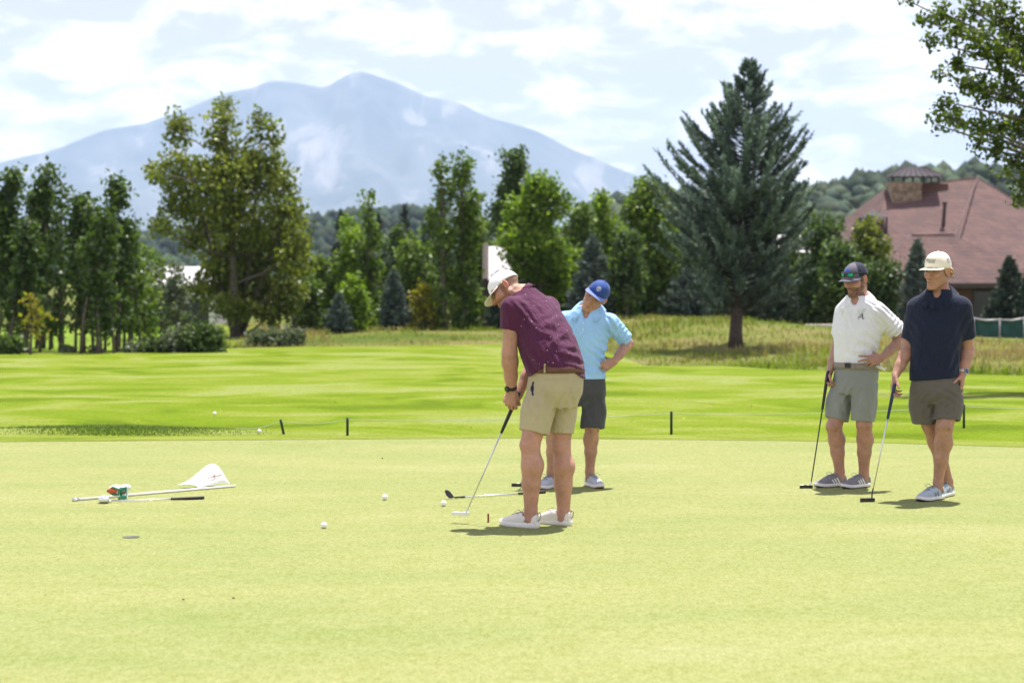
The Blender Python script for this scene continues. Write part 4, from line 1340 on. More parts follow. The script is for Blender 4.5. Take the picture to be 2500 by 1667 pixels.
    for q in (-1, 1):
        MB().poly([PH(q * .013, .1055, .017), PH(q * .046, .0985, .019), PH(q * .053, .093, .004), PH(q * .040, .0995, -.017), PH(q * .020, .1055, -.015)], [[0, 1, 2, 3, 4] if q > 0 else [4, 3, 2, 1, 0]]).build("lens", M_LENS_DARK, sg)
    wd = unit(WL - EL); wc = WL - wd * .012
    v, f = lathe([(.0345, -.011), (.0375, -.011), (.0375, .011), (.0345, .011)], wc, wd, 24)
    wt = obj("wristwatch", v, f, M_BLACK, me, True)
    fn = unit((-.75, -.65, 0) - wd * (np.array((-.75, -.65, 0)) @ wd))
    v, f = lathe([(.0, .010), (.015, .010), (.0205, .008), (.0215, .003), (.0215, -.004)], wc + fn * .037, fn, 20)
    obj("watch_case", v, f, M_GLOSS, wt, True)
    v, f = lathe([(0, .0115), (.0155, .0112)], wc + fn * .037, fn, 20)
    obj("watch_dial", v, f, M_WATCH_FACE, wt, True)
    club("putter", "putter in the bending man's hands, pale blade hovering over the green", G_CLUBS, p(1266, 960, .215), p(1142, 1243, .21), blade(M_PALESTEEL, .120, (-.97, .22, 0), (.25, .97, 0), .05), .29,
         dict(grip=M_BLACK, shaft=M_STEEL), cap_mat=M_BLUE_CAP)

# ---------------------------------------------------------------- the man in light blue
def man_blue():
    p = lambda x, y, dy=0: at(x, y, 15.75 + dy)
    F = unit((-0.22, -0.97, 0)); L = unit((0.97, -0.22, 0))
    secs = [(p(1430, 965), .165, .118), (p(1431, 925), .160, .116), (p(1430, 870), .152, .112), (p(1431, 815), .180, .125), (p(1434, 782), .185, .112), (p(1435, 765), .160, .098), (p(1436, 754), .115, .084), (p(1437, 744), .070, .066)]
    SL, EL, WL = p(1490, 786, -.02), p(1533, 838, .11), p(1500, 882, -.09)
    SR, ER, WR = p(1378, 780, .03), p(1345, 862, .06), p(1316, 912, -.10)
    hc = p(1455, 722, -.07)
    M = head_axes((-0.36, -0.88, -0.26), (0.56, -0.10, 0.80)); hs = 1.03
    Kl, Al = p(1446, 1040, -.06), p(1440, 1148, .0)
    Kr, Ar = p(1352, 1040, -.16), p(1346, 1150, -.10)
    Hl, Hr = p(1452, 965), p(1388, 965)
    fl, fr = unit((.34, -.94, 0)), unit((-.42, -.9, 0))
    lo, hi = bounds([SL, EL, WL, SR, ER, WR, hc, Kl, Al, Kr, Ar, p(1440, 1189), p(1285, 960, -.1)], 0.17); lo[2] = -0.01
    B = Field(lo, hi, 0.006)
    tl = Loft([(c, a - .014, b - .014) for c, a, b in secs], L, 2.3)
    B.op(tl.lo, tl.hi, tl.d, 0.01)
    arm(B, SL, EL, WL, (.046, .041, .042, .027)); arm(B, SR, ER, WR, (.046, .041, .042, .027))
    hand(B, WL, (-0.82, -0.15, -0.42), (-0.1, 0.95, -0.25), (-0.3, 0, 0.9), 0.98, curls=[(8, 12, 8), (25, 25, 15), (45, 40, 25), (55, 45, 25)], spread=9, thumb=(0.25, 0.6, 0.75))
    hand(B, WR, (-.30, -.1, -.95), (.2, -.95, 0), (-.95, -.2, .3), 0.98, curls=[(50, 62, 40)] * 4, spread=2)
    leg(B, Hl, Kl, Al, (.15, -.98, 0), (.080, .060, .056, .034), fl); leg(B, Hr, Kr, Ar, (-.25, -.96, 0), (.080, .060, .056, .034), fr)
    PH = head(B, hc, M, hs, p(1437, 760, .0), 0.060)
    def cf(v):
        fp = face_parts(v, hc, M, hs, brow=(.22, .14, .09), hair=(.30, .24, .18), lip=(.44, .19, .14))
        return skin_cols(v, (.365, .205, .142), 0, fp)
    me = finish_body("person", B, "man in light blue polo and royal blue cap, hand on hip, head tilted", G_PEOPLE, cf, (p(1420, 1188)[0], 15.75, 0))
    fo = [(p(1470, 870, -.1), .14, (.6, 0, .8), .055, .006), (p(1440, 900, -.1), .16, (.45, 0, .9), .07, .0045), (p(1490, 800, -.1), .10, (.9, 0, .5), .045, .006),
          (p(1520, 820, 0), .09, (.75, 0, -.66), .04, .005), (p(1400, 800, -.1), .10, (-.6, 0, .8), .06, .003), (p(1470, 770, -.05), .06, (.5, 0, .85), .03, .004)]
    hem = lambda X, Y, Z: p(1431, 924)[2] - Z
    sh, bv, lf = polo(me, "polo_shirt", [(secs[0][0], .172, .124)] + secs[1:-1] + [(p(1437, 747), .084, .076)], L, [(SL, p(1527, 829, .085), .070, .066), (SR, p(1350, 842, .05), .070, .066)], M_CLOTHES['sky'],
                      (p(1437, 775, .02), p(1437, 715, .0)), .055, (p(1433, 756, -.07), p(1426, 786, -.13), .036), hem, fo)
    collar(me, sh, p(1437, 747, .0), F, unit((.02, -.12, 1)), .078, M_CLOTHES['sky'], stand=.036, flap=.046, gap=24, tilt=.050, flare=.046, tip=.04)
    decal("placket", bv, [[(0, 0), (-.004, -.085)]], p(1426, 787, -.2), (1, 0, 0), Zv, (0, -1, 0), .026, M_CLOTHES['sky'], sh, .0022)
    bt = MB()
    for k in (.012, .06):
        hp = bv.ray_cast(Vector(p(1426, 787, -.35) - Zv * k), Vector((0, 1, 0)))[0]
        if hp: bt.tube([np.array(hp) - (0, .003, 0), np.array(hp) - (0, .006, 0)], .005, 10)
    bt.build("button", M_STRIPE, sh)
    so, bs, ls = shorts(me, "shorts", [(p(1420, 992), .120, .105), (p(1428, 960), .172, .122), (p(1431, 928), .157, .112), (p(1431, 905), .140, .100)], L,
                [[(p(1448, 950), .088, .092), (p(1451, 1000, -.02), .100, .105), (p(1446, 1046, -.04), .098, .100)],
                 [(p(1395, 950), .088, .092), (p(1368, 1000, -.05), .100, .105), (p(1354, 1046, -.12), .098, .100)]], M_CLOTHES['charcoal'],
                [(p(1450, 990, -.1), .12, (.9, 0, .3), .07, .005), (p(1420, 975, -.1), .1, (.8, 0, -.5), .06, .004)])
    for A, d in ((Al, fl), (Ar, fr)):
        shoe(me, A, d, (M_SHOE_LIGHT, M_SOLE), .95, lace=M_LACE, tip_mat=M_GUM)
    cr, cb, PC, M2 = cap(me, hc, M, hs, [M_BLUE_CAP], M_BLUE_BRIM, M_BLUE_CAP, pitch=-0.20, brim_len=.058, droop=1.0, height=.100)
    ring = lambda r, n=18: [(r * math.cos(2 * math.pi * k / n), r * math.sin(2 * math.pi * k / n)) for k in range(n + 1)]
    decal("cap_emblem", cb, [ring(.016), [(-.010, -.003), (-.003, .008), (.004, -.006), (.010, .004)], [(-.007, .008), (.008, .007)], [(-.008, -.008), (.006, -.010)], [(0, -.016), (-.002, -.023)]],
          PC(0, .11, .048), M2[0], M2[2], M2[1], .0034, M_SILVER_INK, cr, .002, .003)
    club("putter", "putter held by the man in light blue, its dark head by a khaki-shorted leg", G_CLUBS, p(1304, 930, -.16), p(1276, 1176, -.05), mallet(M_DARKSTEEL, M_STRIPE, 0.10, (-1, .1, 0)), .26,
         dict(grip=M_BLACK, shaft=M_STEEL))

# ---------------------------------------------------------------- the man in white
def man_white():
    p = lambda x, y, dy=0: at(x, y, 15.68 + dy)
    F = unit((-0.60, -0.80, 0)); L = unit((0.80, -0.60, 0))
    secs = [(p(2092, 930), .185, .130), (p(2092, 890), .178, .124), (p(2089, 858), .172, .122), (p(2095, 805), .198, .132), (p(2100, 762), .190, .114), (p(2098, 742), .168, .102), (p(2097, 729), .122, .090), (p(2096, 720), .072, .068)]
    SL, EL, WL = p(2143, 762, -.10), p(2200, 831, -.02), p(2152, 874, -.17)
    SR, ER, WR = p(2060, 764, .11), p(2045, 848, .14), p(2026, 905, .06)
    hc = p(2090, 682, -.03)
    M = head_axes((-0.72, -0.63, -0.26), (-0.12, -0.10, 1)); hs = 1.03
    Kr, Ar = p(2036, 1041, .0), p(2050, 1150, .06)
    Kl, Al = p(2110, 1036, -.09), p(2109, 1154, -.0)
    Hr, Hl = p(2066, 950, .05), p(2112, 950, -.05)
    fr, fl = unit((-.86, -.50, 0)), unit((-.78, -.62, 0))
    lo, hi = bounds([SL, EL, WL, SR, ER, WR, hc, Kl, Al, Kr, Ar, p(2050, 1189), p(2010, 945)], 0.17); lo[2] = -0.01
    B = Field(lo, hi, 0.006)
    tl = Loft([(c, a - .014, b - .014) for c, a, b in secs], L, 2.3)
    B.op(tl.lo, tl.hi, tl.d, 0.01)
    arm(B, SL, EL, WL, (.048, .043, .044, .028)); arm(B, SR, ER, WR, (.048, .042, .042, .028))
    hand(B, WL, (-0.93, -0.25, -0.18), (-0.15, 0.9, -0.3), (-0.15, 0, 1), 1.02, curls=[(2, 6, 6), (14, 14, 8), (48, 45, 25), (60, 45, 25)], spread=10, thumb=(0.2, 0.7, 0.65))
    hand(B, WR, (-.22, -.25, -.95), (.75, -.5, .1), (-.5, -.8, .1), 1.0, curls=[(45, 62, 40)] * 4, spread=2, thumb=(.8, .25, .5))
    leg(B, Hr, Kr, Ar, (-.5, -.86, 0), (.074, .062, .064, .037), fr); leg(B, Hl, Kl, Al, (-.5, -.86, 0), (.074, .062, .064, .037), fl)
    PH = head(B, hc, M, hs, p(2098, 735, .01), 0.062, mouth_open=.004)
    def cf(v):
        fp = face_parts(v, hc, M, hs, brow=(.06, .035, .02), hair=(.045, .028, .018), beard=(.085, .045, .028), beard_amt=.75, lip=(.40, .16, .13))
        return skin_cols(v, (.38, .215, .155), 0, fp)
    me = finish_body("person", B, "bearded man in white polo with sunglasses resting on his navy cap", G_PEOPLE, cf, (p(2075, 1188)[0], 15.68, 0))
    fo = [(p(2125, 850, -.15), .13, (.62, 0, .78), .085, .0045), (p(2075, 855, -.15), .12, (.40, 0, .92), .10, .0025), (p(2150, 770, -.2), .11, (.7, 0, .7), .04, .006),
          (p(2185, 800, -.1), .09, (.8, 0, -.6), .04, .005), (p(2055, 780, -.1), .08, (.9, 0, .3), .05, .003), (p(2135, 745, -.1), .07, (.4, 0, .9), .03, .005)]
    hem = lambda X, Y, Z: p(2092, 888)[2] - Z - .006 * np.sin(X * 40)
    sh, bv, lf = polo(me, "polo_shirt", secs[:-1] + [(p(2097, 722), .086, .080)], L, [(SL, p(2190, 808, -.045), .076, .078), (SR, p(2049, 818, .13), .074, .066)], M_CLOTHES['white'],
                      (p(2097, 750, .02), p(2094, 700, .0)), .058, (p(2087, 732, -.07), p(2080, 752, -.12), .034), hem, fo)
    collar(me, sh, p(2096, 725, .0), F, unit((-.06, -.10, 1)), .078, M_CLOTHES['white'], stand=.040, flap=.050, gap=22, tilt=.050, flare=.046, tip=.04)
    decal("placket", bv, [[(0, 0), (-.002, -.11)]], p(2079, 750, -.13) + F * .1, unit((.8, -.6, 0)), Zv, F, .03, M_CLOTHES['white'], sh, .0022)
    A = [([(-.026, -.014), (-.018, -.018), (-.004, .012), (.012, .024)], .0045), ([(.012, .024), (.010, -.006), (.016, -.018), (.026, -.010)], .0068), ([(-.022, -.004), (-.006, .001), (.018, .002)], .0042), ([(-.004, .012), (.012, .024)], .006)]
    decal("shirt_emblem", bv, [([(.98 * x, .98 * y) for x, y in q], w * .9) for q, w in A], p(2103, 773, -.13) + F * .1, unit((.8, -.6, 0)), Zv, F, .005, M_DENIM_INK, sh, .004, .008)
    so, bs, ls = shorts(me, "shorts", [(p(2076, 964), .110, .105), (p(2086, 945), .180, .130), (p(2092, 905), .178, .126), (p(2092, 884), .174, .122)], L,
                [[(p(2064, 935, .06), .092, .100), (p(2047, 985, .05), .098, .105), (p(2043, 1024, .03), .088, .094)],
                 [(p(2114, 935, -.06), .092, .100), (p(2110, 985, -.07), .098, .105), (p(2107, 1028, -.07), .088, .094)]], M_CLOTHES['grey'],
                [(p(2070, 960, -.1), .10, (.8, 0, -.5), .06, .004), (p(2120, 990, -.1), .12, (.95, 0, .2), .08, .004), (p(2040, 990, -.1), .1, (.95, 0, .2), .07, .003)])
    t = lambda y: (p(2092, y) - ls.p0) @ ls.n
    b0, bb = belt(me, ls, t(899.5), t(884.5), .005, M_TANBELT)
    UL = unit((.8, -.6, 0))
    hb_ = bb.ray_cast(Vector(p(2066, 892, -.12) + F * .25), Vector(-F))[0]
    if hb_ is not None:
        MB().box(np.array(hb_) + F * .004, (.024, .004, .020), np.stack([UL, F, Zv], 1)).build("belt_buckle", M_BLACK, b0)
    for px in (2044, 2088, 2126):
        decal("belt_loop", bb, [[(0, -.028), (0, .028)]], p(px, 892, -.12) + F * .1, UL, Zv, F, .010, M_CLOTHES['grey'], so, .006)
    # glove end hanging from the pocket
    gl = MB().tube([p(2138, 893, -.13), p(2150, 897, -.12), p(2160, 902, -.10), p(2163, 897, -.09)], [.012, .014, .010, .005], 8)
    gl.build("glove", M_STRIPE, me, True)
    for A_, d in ((Ar, fr), (Al, fl)):
        shoe(me, A_, d, (M_SHOE_GREY, M_SOLE), 1.0, lace=M_LACE, stripes=M_STRIPE, tip_mat=M_DARK_SOLE)
    cr, cb, PC, M2 = cap(me, hc, M, hs, [M_NAVY_CAP, M_GREY_CAP], M_GREY_CAP, M_NAVY_CAP, pitch=-0.05, front_panel=1, brim_len=.066, droop=1.15, height=.100)
    dome = [([(-.020 + .0027 * k, 0), (-.020 + .0027 * k, math.sqrt(max(0, .021 ** 2 - (-.020 + .0027 * k) ** 2)))], .0032) for k in range(16)]
    decal("cap_emblem", cb, dome, PC(0, .12, .050), M2[0], M2[2], M2[1], .003, simple("blue_thread", (.02, .10, .50), .7), cr, .002)
    # sunglasses resting above the brim
    g = MB()
    for q in (-1, 1):
        c0 = [PC(q * .010, .118, .040), PC(q * .052, .104, .041), PC(q * .060, .096, .034), PC(q * .052, .101, .012), PC(q * .024, .114, .010), PC(q * .010, .118, .040)]
        g.tube(c0, .0032, 6)
        g.tube([PC(q * .055, .100, .036), PC(q * .082, .060, .034), PC(q * .091, -.02, .020), PC(q * .088, -.04, .012)], [.004, .0045, .0035, .003], 6)
    g.tube([PC(-.012, .118, .034), PC(.012, .118, .034)], .004, 6)
    sg = g.build("sunglasses", M_GLOSS, me, True)
    for q in (-1, 1):
        MB().poly([PC(q * .010, .1185, .040), PC(q * .052, .1045, .041), PC(q * .060, .0965, .034), PC(q * .052, .1015, .012), PC(q * .024, .1145, .010)], [[0, 1, 2, 3, 4] if q < 0 else [4, 3, 2, 1, 0]]).build("lens", M_MIRROR, sg)
    club("putter", "black-shafted putter beside the man in white, its pale mallet head on the green", G_CLUBS, p(2022, 905, .02), p(1980, 1180, -.10), mallet(M_DARKSTEEL, M_STRIPE, 0.105, (-1, -.15, 0), top=M_STRIPE), .31,
         dict(grip=M_BLACK, shaft=M_DARKSTEEL))

# ---------------------------------------------------------------- the man in navy
def man_navy():
    p = lambda x, y, dy=0: at(x, y, 14.85 + dy)
    F = unit((-0.36, -0.93, 0)); L = unit((0.93, -0.36, 0))
    secs = [(p(2284, 965), .190, .140), (p(2281, 920), .184, .138), (p(2284, 860), .180, .134), (p(2288, 805), .196, .142), (p(2293, 757), .195, .120), (p(2293, 728), .165, .104), (p(2293, 714), .118, .092), (p(2293, 704), .074, .070)]
    SL, EL, WL = p(2347, 751, -.07), p(2363, 853, .03), p(2350, 912, -.06)
    SR, ER, WR = p(2240, 753, .07), p(2217, 852, .09), p(2187, 914, -.03)
    hc = p(2289, 664, -.05)
    M = head_axes((-0.72, -0.69, -0.05), (0.02, 0.0, 1)); hs = 1.06
    Kl, Al = p(2306, 1040, -.10), p(2290, 1176, -.03)
    Kr, Ar = p(2270, 1036, .06), p(2315, 1174, .20)
    Hl, Hr = p(2322, 960, -.04), p(2258, 960, .04)
    fl, fr = unit((-.72, -.69, 0)), unit((-.62, -.78, 0))
    lo, hi = bounds([SL, EL, WL, SR, ER, WR, hc, Kl, Al, Kr, Ar, p(2290, 1222), p(2175, 960), p(2230, 1215, -.2)], 0.17); lo[2] = -0.01
    B = Field(lo, hi, 0.006)
    tl = Loft([(c, a - .014, b - .014) for c, a, b in secs], L, 2.3)
    B.op(tl.lo, tl.hi, tl.d, 0.01)
    arm(B, SL, EL, WL, (.052, .046, .048, .031)); arm(B, SR, ER, WR, (.052, .046, .048, .031))
    hand(B, WL, (-.12, -.2, -1), (-.9, .3, 0), (-.3, -.9, 0), 1.0, curl=(15, 15, 10), spread=2)
    hand(B, WR, (-.22, -.20, -.95), (.85, -.35, -.1), (-.3, -.9, .1), 1.08, curls=[(12, 25, 15), (22, 40, 25), (30, 45, 30), (36, 50, 30)], spread=4, thumb=(.8, .35, .45))
    leg(B, Hl, Kl, Al, (-.5, -.86, 0), (.088, .065, .066, .034), fl); leg(B, Hr, Kr, Ar, (-.4, -.9, 0), (.088, .062, .062, .034), fr)
    PH = head(B, hc, M, hs, p(2295, 718, .02), 0.066)
    def cf(v):
        fp = face_parts(v, hc, M, hs, brow=(.24, .13, .06), hair=(.36, .23, .10), beard=(.34, .18, .10), beard_amt=.28, lip=(.42, .18, .13))
        return skin_cols(v, (.375, .210, .145), 0, fp)
    me = finish_body("person", B, "man in dark navy polo and cream cap standing with crossed legs", G_PEOPLE, cf, (p(2300, 1220)[0], 14.9, 0))
    fo = [(p(2260, 880, -.15), .14, (.9, 0, .35), .07, .004), (p(2330, 880, -.1), .14, (-.8, 0, .5), .07, .0045), (p(2240, 790, -.05), .09, (.8, 0, .5), .05, .004),
          (p(2350, 790, -.1), .09, (-.8, 0, .5), .05, .004), (p(2285, 800, -.2), .15, (1, 0, .15), .12, .003)]
    hz = lambda X, Y, Z: np.interp(X, [p(2220, 900)[0], p(2340, 900)[0]], [p(2280, 930)[2], p(2280, 918)[2]]) - Z
    sh, bv, lf = polo(me, "polo_shirt", [(secs[0][0], .196, .148)] + secs[1:-1] + [(p(2293, 706), .088, .084)], L, [(SL, p(2361, 824, -.01), .082, .068), (SR, p(2222, 829, .085), .082, .070)], M_CLOTHES['navy'],
                      (p(2294, 740, .03), p(2291, 680, .0)), .062, (p(2288, 714, -.07), p(2282, 730, -.12), .034), hz, fo)
    collar(me, sh, p(2293, 709, .0), F, unit((-.04, -.10, 1)), .082, M_CLOTHES['navy'], stand=.042, flap=.052, gap=20, tilt=.052, flare=.046, tip=.04)
    decal("placket", bv, [[(0, 0), (-.002, -.12)]], p(2281, 728, -.13) + F * .1, unit((.93, -.36, 0)), Zv, F, .032, M_CLOTHES['navy'], sh, .0024)
    so, bs, ls = shorts(me, "shorts", [(p(2286, 985), .110, .110), (p(2286, 958), .196, .142), (p(2283, 932), .180, .133), (p(2281, 905), .150, .112)], L,
                [[(p(2314, 945, -.03), .104, .110), (p(2318, 992, -.05), .104, .110), (p(2311, 1026, -.07), .100, .100)],
                 [(p(2258, 945, .03), .104, .110), (p(2251, 992, .04), .102, .108), (p(2259, 1032, .05), .094, .096)]], M_CLOTHES['taupe'],
                [(p(2320, 965, -.15), .09, (.5, 0, .85), .055, .005), (p(2270, 975, -.15), .12, (.7, 0, -.7), .06, .005), (p(2310, 995, -.15), .06, (-.6, 0, .8), .05, .004), (p(2240, 1000, -.1), .1, (.95, 0, .2), .06, .004)])
    for A_, d in ((Al, fl), (Ar, fr)):
        shoe(me, A_, d, (M_SHOE_BLUE, M_SOLE), 1.02, lace=M_LACE, swirl=M_LACE, tip_mat=M_DARK_SOLE)
    cr, cb, PC, M2 = cap(me, hc, M, hs, [M_CREAM, M_CREAM], M_CREAM, None, pitch=-0.02, brim_len=.068, droop=.55, height=.112, flat_top=.55, width=1.02)
    x0 = -.040
    rows = [([(x0 + .004 + k * .0105, .012), (x0 + .004 + k * .0105, .022)], .0022) for k in range(7)]
    lines = [([(x0, .020), (x0, .012), (x0 + .006, .012)], .0026), ([(x0 + .010, .020), (x0 + .010, .012), (x0 + .016, .012)], .0026), ([(x0 + .020, .020), (x0 + .020, .012), (x0 + .027, .012), (x0 + .027, .020)], .0026),
             ([(x0 + .035, .020), (x0 + .035, .012)], .0028), ([(x0 + .031, .020), (x0 + .038, .020)], .0026), ([(x0 + .041, .012), (x0 + .048, .012), (x0 + .048, .020)], .0028),
             ([(x0 + .060, .021), (x0 + .053, .021), (x0 + .053, .0165), (x0 + .060, .0165), (x0 + .060, .012), (x0 + .053, .012)], .0028),
             ([(x0 + .063, .021), (x0 + .070, .021), (x0 + .070, .012), (x0 + .063, .012), (x0 + .063, .021)], .0028), ([(x0 + .080, .021), (x0 + .073, .021), (x0 + .073, .0165), (x0 + .080, .0165), (x0 + .080, .012), (x0 + .073, .012)], .0028)]
    lines += [([(x0 + a, .003), (x0 + b, .003)], .0042) for a, b in ((0, .022), (.025, .040), (.043, .055), (.058, .078))]
    lines += [([(x0 + a, -.006), (x0 + b, -.006)], .0042) for a, b in ((0, .018), (.022, .030), (.033, .046))]
    decal("cap_lettering", cb, lines, PC(0.0, .13, .044), M2[0], M2[2], M2[1], .003, M_INK, cr, .002, .003)
    UL = unit(-M2[0] * .85 - M2[1] * .5)
    decal("mesh_patch", cb, [([(-.022, 0), (.008, -.004)], .032), ([(.016, -.002), (.034, -.006)], .034)], PC(-.14, -.01, .052), -M2[1], M2[2], -M2[0], .03, M_CAPGREY, cr, .002)
    # curls of blond hair behind the ear and at the nape
    hb = MB(); rr = random.Random(3)
    for k in range(150):
        a = rr.uniform(math.radians(100), math.radians(262))
        z0 = rr.uniform(-.026, .028)
        r0 = .086 + rr.uniform(-.004, .010)
        base = PH(r0 * math.cos(a) * .90, r0 * math.sin(-abs(math.pi - a) if False else a) * 0, 0)
        x = -math.copysign(.080, -math.cos(a)) if False else .078 * math.cos(a + math.pi / 2) * 1.0
        y = -.012 + .094 * -abs(math.sin(a + math.pi / 2)) if False else -.015 - .085 * abs(math.cos(a - math.pi))
        ang = rr.uniform(-1.0, 1.0) * math.radians(82)
        x, y = .083 * math.sin(ang), -.018 - .088 * math.cos(ang)
        if y > -.030: y = -.030
        pts = [PH(x * .96, y * .96, z0)]
        for q in range(3):
            pts.append(PH(x * (1 + .05 * (q + 1)) + rr.uniform(-.007, .007), y * (1.02 + .035 * (q + 1)) + rr.uniform(-.007, .007), z0 - .008 * (q + 1) + rr.uniform(-.004, .006)))
        hb.tube(pts, [.006, .0055, .004, .0015], 5)
    for q in (-1, 1):
        for k in range(24):
            yy, zz = rr.uniform(-.004, .024), rr.uniform(.004, .034)
            hb.tube([PH(q * .0745, yy, zz), PH(q * .0765, yy - .006, zz - .012), PH(q * .0755, yy - .010, zz - .022)], [.004, .004, .0015], 5)
    hb.build("hair", M_HAIR_BLOND, me, True)
    wd = unit(WL - EL); wc = WL - wd * .012
    v, f = lathe([(.0325, -.010), (.0352, -.010), (.0352, .010), (.0325, .010)], wc, wd, 24)
    wt = obj("wristwatch", v, f, M_WATCH_BAND, me, True)
    fn = unit((.45, -.88, 0)); fn = unit(fn - wd * (fn @ wd)); sd = np.cross(wd, fn)
    R = np.stack([sd, wd, fn], 1)
    MB().box(wc + fn * .037, (.017, .020, .005), R).build("watch_case", M_STEEL, wt)
    MB().box(wc + fn * .0425, (.0145, .0175, .001), R).build("watch_screen", M_WATCH_BLUE, wt)
    club("putter", "silver-shafted putter with dark blade, held down by the man in navy", G_CLUBS, p(2185, 935, -.09), p(2132, 1192, -.20), blade(M_DARKSTEEL, 0.112, (-1, -.25, 0)), .27,
         dict(grip=M_DENIM_INK, shaft=M_STEEL))
# ------------------------------------------------------------------ trees and shrubs
M_LEAF = vcol_mat("leaf", 0.45, 0.3, trans=0.42)
M_NEEDLE = vcol_mat("needle", 0.6, 0.3, trans=0.12)
def bark(name, c): return simple(name, c, 0.9, var=0.35, scale=14, bumps=0.8, spec=0.2, bdist=0.03)
M_BARK = bark("grey_bark", (0.115, 0.098, 0.082)); M_BARK_DARK = bark("spruce_bark", (0.070, 0.055, 0.045)); M_BARK_PALE = bark("aspen_bark", (0.24, 0.22, 0.18))
G_TREES = "trees around the fairway"

def leaves_mesh(name, C, size, cols, rg, mat, parent, up=0.35, elong=1.5):
    """One kite-shaped leaf per row of C."""
    n = len(C)
    d = rg.standard_normal((n, 3)); d[:, 2] -= 0.25; d /= np.linalg.norm(d, axis=1)[:, None]
    w = rg.standard_normal((n, 3)); w[:, 2] *= (1 - up); w -= d * np.sum(w * d, 1)[:, None]; w /= np.linalg.norm(w, axis=1)[:, None]
    nn = np.cross(d, w)
    L = size * rg.uniform(0.7, 1.3, (n, 1)); Wd = L / elong
    v = np.empty((n, 4, 3))
    v[:, 0] = C - d * L * 0.5
    v[:, 1] = C + w * Wd * 0.5 + nn * L * 0.10 - d * L * 0.08
    v[:, 2] = C + d * L * 0.5
    v[:, 3] = C - w * Wd * 0.5 + nn * L * 0.10 - d * L * 0.08
    f = np.arange(n * 4).reshape(n, 4)
    o = obj(name, v.reshape(-1, 3), f, mat, parent, False, np.repeat(cols, 4, 0))
    return o

def leafy_tree(name, label, base, lobes, leaf, cols, density=1.0, trunk_r=0.12, trunk_top=None, seed=0, bark_m=None, group=G_TREES, extra=(), cat="tree", limbs=True, clus=0.24, twigs=3, lean=None):
    """base: 3D foot; lobes: (centre 3D, horizontal radius, vertical radius[, depth radius])."""
    rg = np.random.default_rng(seed + 100)
    base = np.asarray(base, float)
    root = empty(name, tuple(base)); tag(root, label, cat, group)
    C, K2 = [], []
    T = MB()
    lo = [l for l in lobes]
    top = np.asarray(trunk_top, float) if trunk_top is not None else max(lo, key=lambda q: q[0][2])[0]
    mid = base + (top - base) * 0.5 + np.array((rg.uniform(-.1, .1), 0, 0)) * np.linalg.norm(top - base) * 0.3
    ts = np.linspace(0, 1, 9)
    path = [base * (1 - t) ** 2 + 2 * mid * t * (1 - t) + top * t * t for t in ts]
    path[0] = base - Zv * 0.1
    T.tube(path, [trunk_r * (1.25 if t == 0 else 1) * (1 - t) ** 0.75 + 0.012 for t in ts], 7)
    for e in extra:
        e0, e1 = np.asarray(e[0], float), np.asarray(e[1], float)
        T.tube([e0 - Zv * .1, e0 * .5 + e1 * .5 + (rg.uniform(-.05, .05), 0, 0), e1], [e[2], e[2] * .8, e[2] * .35], 6)
    for l in lo:
        c = np.asarray(l[0], float); rx, rz = l[1], l[2]; ry = l[3] if len(l) > 3 else rx * 0.95
        nc = max(3, int(density * 100 * (rx * rz * ry) ** (2 / 3.0) / (clus * clus * 12)))
        dd = rg.standard_normal((nc, 3)); dd /= np.linalg.norm(dd, axis=1)[:, None]
        cc = c + dd * (rg.uniform(0, 1, (nc, 1)) ** 0.42) * (rx, ry, rz)
        hue = rg.uniform(0.7, 1.3, nc); pick = rg.integers(0, len(cols), nc)
        if limbs:
            h = np.clip((c[2] - rz * 0.6 - base[2]) / max(top[2] - base[2], .1), 0.12, 0.97)
            s0 = path[int(h * 8)]
            T.tube([s0, s0 * 0.5 + c * 0.5 + Zv * (-0.06 * np.linalg.norm(c - s0)), c], [max(trunk_r * 0.42 * (1 - h * .6), .014), trunk_r * .25 * (1 - h * .5) + .008, 0.010], 5, False)
            for k in range(min(twigs * 3, nc)):
                T.tube([c, c * .4 + cc[k] * .6 + rg.standard_normal(3) * .03, cc[k]], [0.010, 0.007, 0.003], 3, False)
        for k in range(nc):
            m = rg.integers(9, 17)
            C.append(cc[k] + rg.standard_normal((m, 3)) * clus * (0.62, 0.62, 0.50))
            K2.append(np.asarray(cols[pick[k]]) * hue[k] * rg.uniform(0.72, 1.30, (m, 1)))
    T.build("trunk", bark_m or M_BARK, root, True)
    leaves_mesh("crown", np.concatenate(C), leaf * 1.22, np.clip(np.concatenate(K2), 0.003, 1), rg, M_LEAF, root)
    return root

def lob(px, py, rx, ry, Y, dy=0.0, k=K):
    """A crown lobe given in the 2352-pixel view: centre, half width, half height."""
    Yd = Y + dy
    s = FPX / Yd / k
    return (at(px * k, py * k, Yd), rx / s, ry / s)

def auto_lobes(px, top, bottom, hw, Y, seed, shape='column', n=14):
    rg = np.random.default_rng(seed)
    out = []
    for i in range(n):
        t = (i + 0.5) / n
        if shape == 'column': w = hw * (0.30 + 0.70 * math.sin(math.pi * min(1, (t * .85 + .10)) ) ** 0.6)
        elif shape == 'cone': w = hw * (1.02 - t) ** 0.75
        else: w = hw * math.sin(math.pi * (0.10 + 0.80 * t)) ** 0.55
        y = bottom + (top - bottom) * t
        r = max(w * rg.uniform(0.34, 0.62), hw * .12)
        x = px + rg.uniform(-1, 1) * max(0, w - r)
        dy = rg.uniform(-1, 1) * max(0, w - r) * K * Y / FPX
        vr = min(r * rg.uniform(1.0, 1.7), abs(top - bottom) / n * 1.9 + r * .3)
        yy = max(y, top + vr * .8)
        out.append(lob(x, yy, r, vr, Y, dy))
    return out

